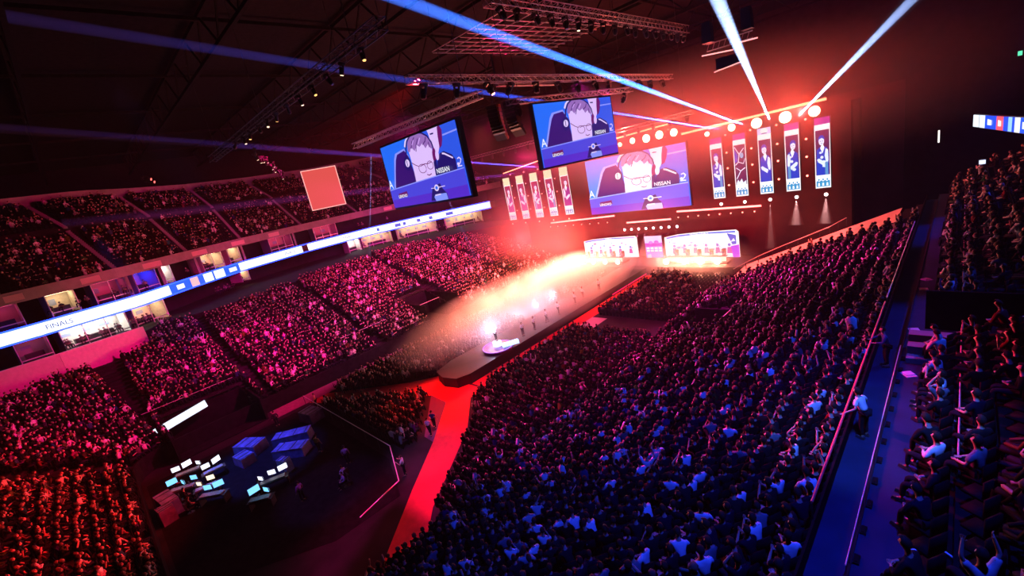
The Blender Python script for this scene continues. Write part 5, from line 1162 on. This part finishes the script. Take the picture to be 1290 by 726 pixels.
# smoke over the catwalk
def smoke():
    m = bpy.data.materials.new('smoke'); m.use_nodes = True; nt = m.node_tree; nt.nodes.clear(); N = nt.nodes.new; Lk = nt.links.new
    o = N('ShaderNodeOutputMaterial'); v = N('ShaderNodeVolumeScatter'); v.inputs['Color'].default_value = (1,.93,.88,1); v.inputs['Anisotropy'].default_value = .1
    tc = N('ShaderNodeTexCoord'); no = N('ShaderNodeTexNoise'); no.inputs['Scale'].default_value = .16; no.inputs['Detail'].default_value = 3
    Lk(tc.outputs['Object'], no.inputs['Vector'])
    ln = N('ShaderNodeVectorMath'); ln.operation = 'LENGTH'
    mp = N('ShaderNodeMapping'); mp.inputs['Scale'].default_value = (1,1,1); Lk(tc.outputs['Generated'], mp.inputs['Vector'])
    sb = N('ShaderNodeVectorMath'); sb.operation = 'SUBTRACT'; sb.inputs[1].default_value = (.5,.5,.3); Lk(mp.outputs[0], sb.inputs[0]); Lk(sb.outputs[0], ln.inputs[0])
    mr = N('ShaderNodeMapRange'); mr.inputs['From Min'].default_value = .1; mr.inputs['From Max'].default_value = .5; mr.inputs['To Min'].default_value = 1; mr.inputs['To Max'].default_value = 0; Lk(ln.outputs['Value'], mr.inputs['Value'])
    nr = N('ShaderNodeMapRange'); nr.inputs['From Min'].default_value = .3; nr.inputs['From Max'].default_value = .62; Lk(no.outputs['Fac'], nr.inputs['Value'])
    mu = N('ShaderNodeMath'); mu.operation = 'MULTIPLY'; Lk(mr.outputs[0], mu.inputs[0]); Lk(nr.outputs[0], mu.inputs[1])
    m2 = N('ShaderNodeMath'); m2.operation = 'MULTIPLY'; m2.inputs[1].default_value = SMOKE; Lk(mu.outputs[0], m2.inputs[0]); Lk(m2.outputs[0], v.inputs['Density'])
    Lk(v.outputs[0], o.inputs['Volume']); m.cycles.volume_step_rate = 2.
    bm = bmesh.new(); bmesh.ops.create_icosphere(bm, subdivisions=3, radius=1)
    for q in bm.verts: q.co = Vector((q.co.x*11, q.co.y*25, (q.co.z*.9+.45)*5+.6)); q.co.z = max(q.co.z, .05)
    me = bpy.data.meshes.new('stage_smoke'); bm.to_mesh(me); bm.free(); me.materials.append(m)
    ob = bpy.data.objects.new('stage_smoke', me); COL.objects.link(ob); ob.location = (-43.6,45,0); ob.rotation_euler.z = .04
    tag(ob, 'thick glowing orange-white smoke drifting beside the catwalk', 'smoke', kind='stuff')
smoke()
for y, w in ((29,1.5),(32.5,5),(36,8),(41,9),(46,10),(51,12),(56,18),(61,20)): point((-43.5,y,5.0),(1,.26,.15),w*K*.5,1.4)  # unseen lights added inside the smoke to brighten it
spot((-37,34,26),(-46,50,2),(1,.14,.09),150*K,60)
point((-37,30.2,3.6),(.6,.6,1),1.2*K,.2)
for y in (35,38.7,42): point((-37.6,y,3.4),(.6,.7,1),.3*K,.15)
# room haze
w = bpy.data.worlds.new('hall_air'); SC.world = w; w.use_nodes = True; nt = w.node_tree
nt.nodes['Background'].inputs['Color'].default_value = (0,0,0,1); nt.nodes['Background'].inputs['Strength'].default_value = 0
if HAZE > 0:
    v = nt.nodes.new('ShaderNodeVolumeScatter'); v.inputs['Density'].default_value = HAZE; v.inputs['Anisotropy'].default_value = .2
    nt.links.new(v.outputs[0], nt.nodes['World Output'].inputs['Volume'])
# camera
cd = bpy.data.cameras.new('camera'); cam = bpy.data.objects.new('camera', cd); COL.objects.link(cam)
cd.sensor_fit = 'HORIZONTAL'; cd.sensor_width = 36; cd.lens = 36*FPX/1290; cd.clip_start = .05; cd.clip_end = 500
cam.matrix_world = Matrix(((*RW[0],0),(*RW[1],0),(*RW[2],20),(0,0,0,1)))
SC.camera = cam
vs = SC.view_settings; vs.view_transform = 'Standard'; vs.look = 'None'; vs.gamma = 1; vs.exposure = 0; vs.use_curve_mapping = False
cy = SC.cycles; cy.max_bounces = 4; cy.diffuse_bounces = 0; cy.glossy_bounces = 2; cy.volume_bounces = 0; cy.transmission_bounces = 2; cy.transparent_max_bounces = 8
cy.use_denoising = True; cy.use_light_tree = True; cy.sample_clamp_indirect = 4; cy.sample_clamp_direct = 0; cy.caustics_reflective = False; cy.caustics_refractive = False
cy.volume_max_steps = 128
def haze_blob(name, label, c, r, dens, col=(1,1,1)):
    m, v_ = vol_mat(name+'_air', dens, col, .1); nt = m.node_tree; N = nt.nodes.new; Lk = nt.links.new; m.cycles.volume_step_rate = 3.
    tc = N('ShaderNodeTexCoord'); sb = N('ShaderNodeVectorMath'); sb.operation = 'SUBTRACT'; sb.inputs[1].default_value = (.5,.5,.5); Lk(tc.outputs['Generated'], sb.inputs[0])
    ln = N('ShaderNodeVectorMath'); ln.operation = 'LENGTH'; Lk(sb.outputs[0], ln.inputs[0])
    mr = N('ShaderNodeMapRange'); mr.interpolation_type = 'SMOOTHSTEP'; mr.inputs['From Min'].default_value = .05; mr.inputs['From Max'].default_value = .48; mr.inputs['To Min'].default_value = dens; mr.inputs['To Max'].default_value = 0; Lk(ln.outputs['Value'], mr.inputs['Value']); Lk(mr.outputs[0], v_.inputs['Density'])
    bm = bmesh.new(); bmesh.ops.create_icosphere(bm, subdivisions=3, radius=1)
    for q in bm.verts: q.co = Vector((q.co.x*r[0], q.co.y*r[1], q.co.z*r[2]))
    me = bpy.data.meshes.new(name); bm.to_mesh(me); bm.free(); me.materials.append(m); o = bpy.data.objects.new(name, me); COL.objects.link(o); o.location = c
    tag(o, label, 'haze', kind='stuff')
haze_blob('stage_haze','red-lit haze hanging over the left side of the stage and pink banners',(-58,60,8),(17,10,13),.045)
haze_blob('lamp_haze','red-orange haze around bright lamps above screens and banners',(-26,60,21.5),(38,14,10),.034)  # hall haze made denser here, also standing in for the lamps' bloom
haze_blob('desk_haze','added haze for the glare of floor lamps before the wide stage screen',(-29,62.5,2.2),(13,3.6,4.5),.2)  # volume added to give the floor lamps their glare
for x in (-32.3,-29.4,-27,-24.6): point((x,63.2,1.9),(1,.3,.16),1.6*K,.3)
spot((-33,24,26),(-2.0,18,10.4),(1,.01,.06),60*K,20,.9)
spot((1,9,28),(-1.9,15.9,10),(.08,.22,1),14*K,20)
for x, z in ((-60,7),(-51,6)): point((x,61.5,z),(1,.03,.04),9*K,1.)  # unseen red lights added within the stage haze to make it glow
spot((-30,4,22),(-33,8,0),(.35,.10,1),7*K,22)
spot((-16,2,25),(-30,14.5,0),(.5,.25,1),20*K,13)
spot((-35,24,27),(-15,15,2),(1,.02,.35),95*K,66,.8)
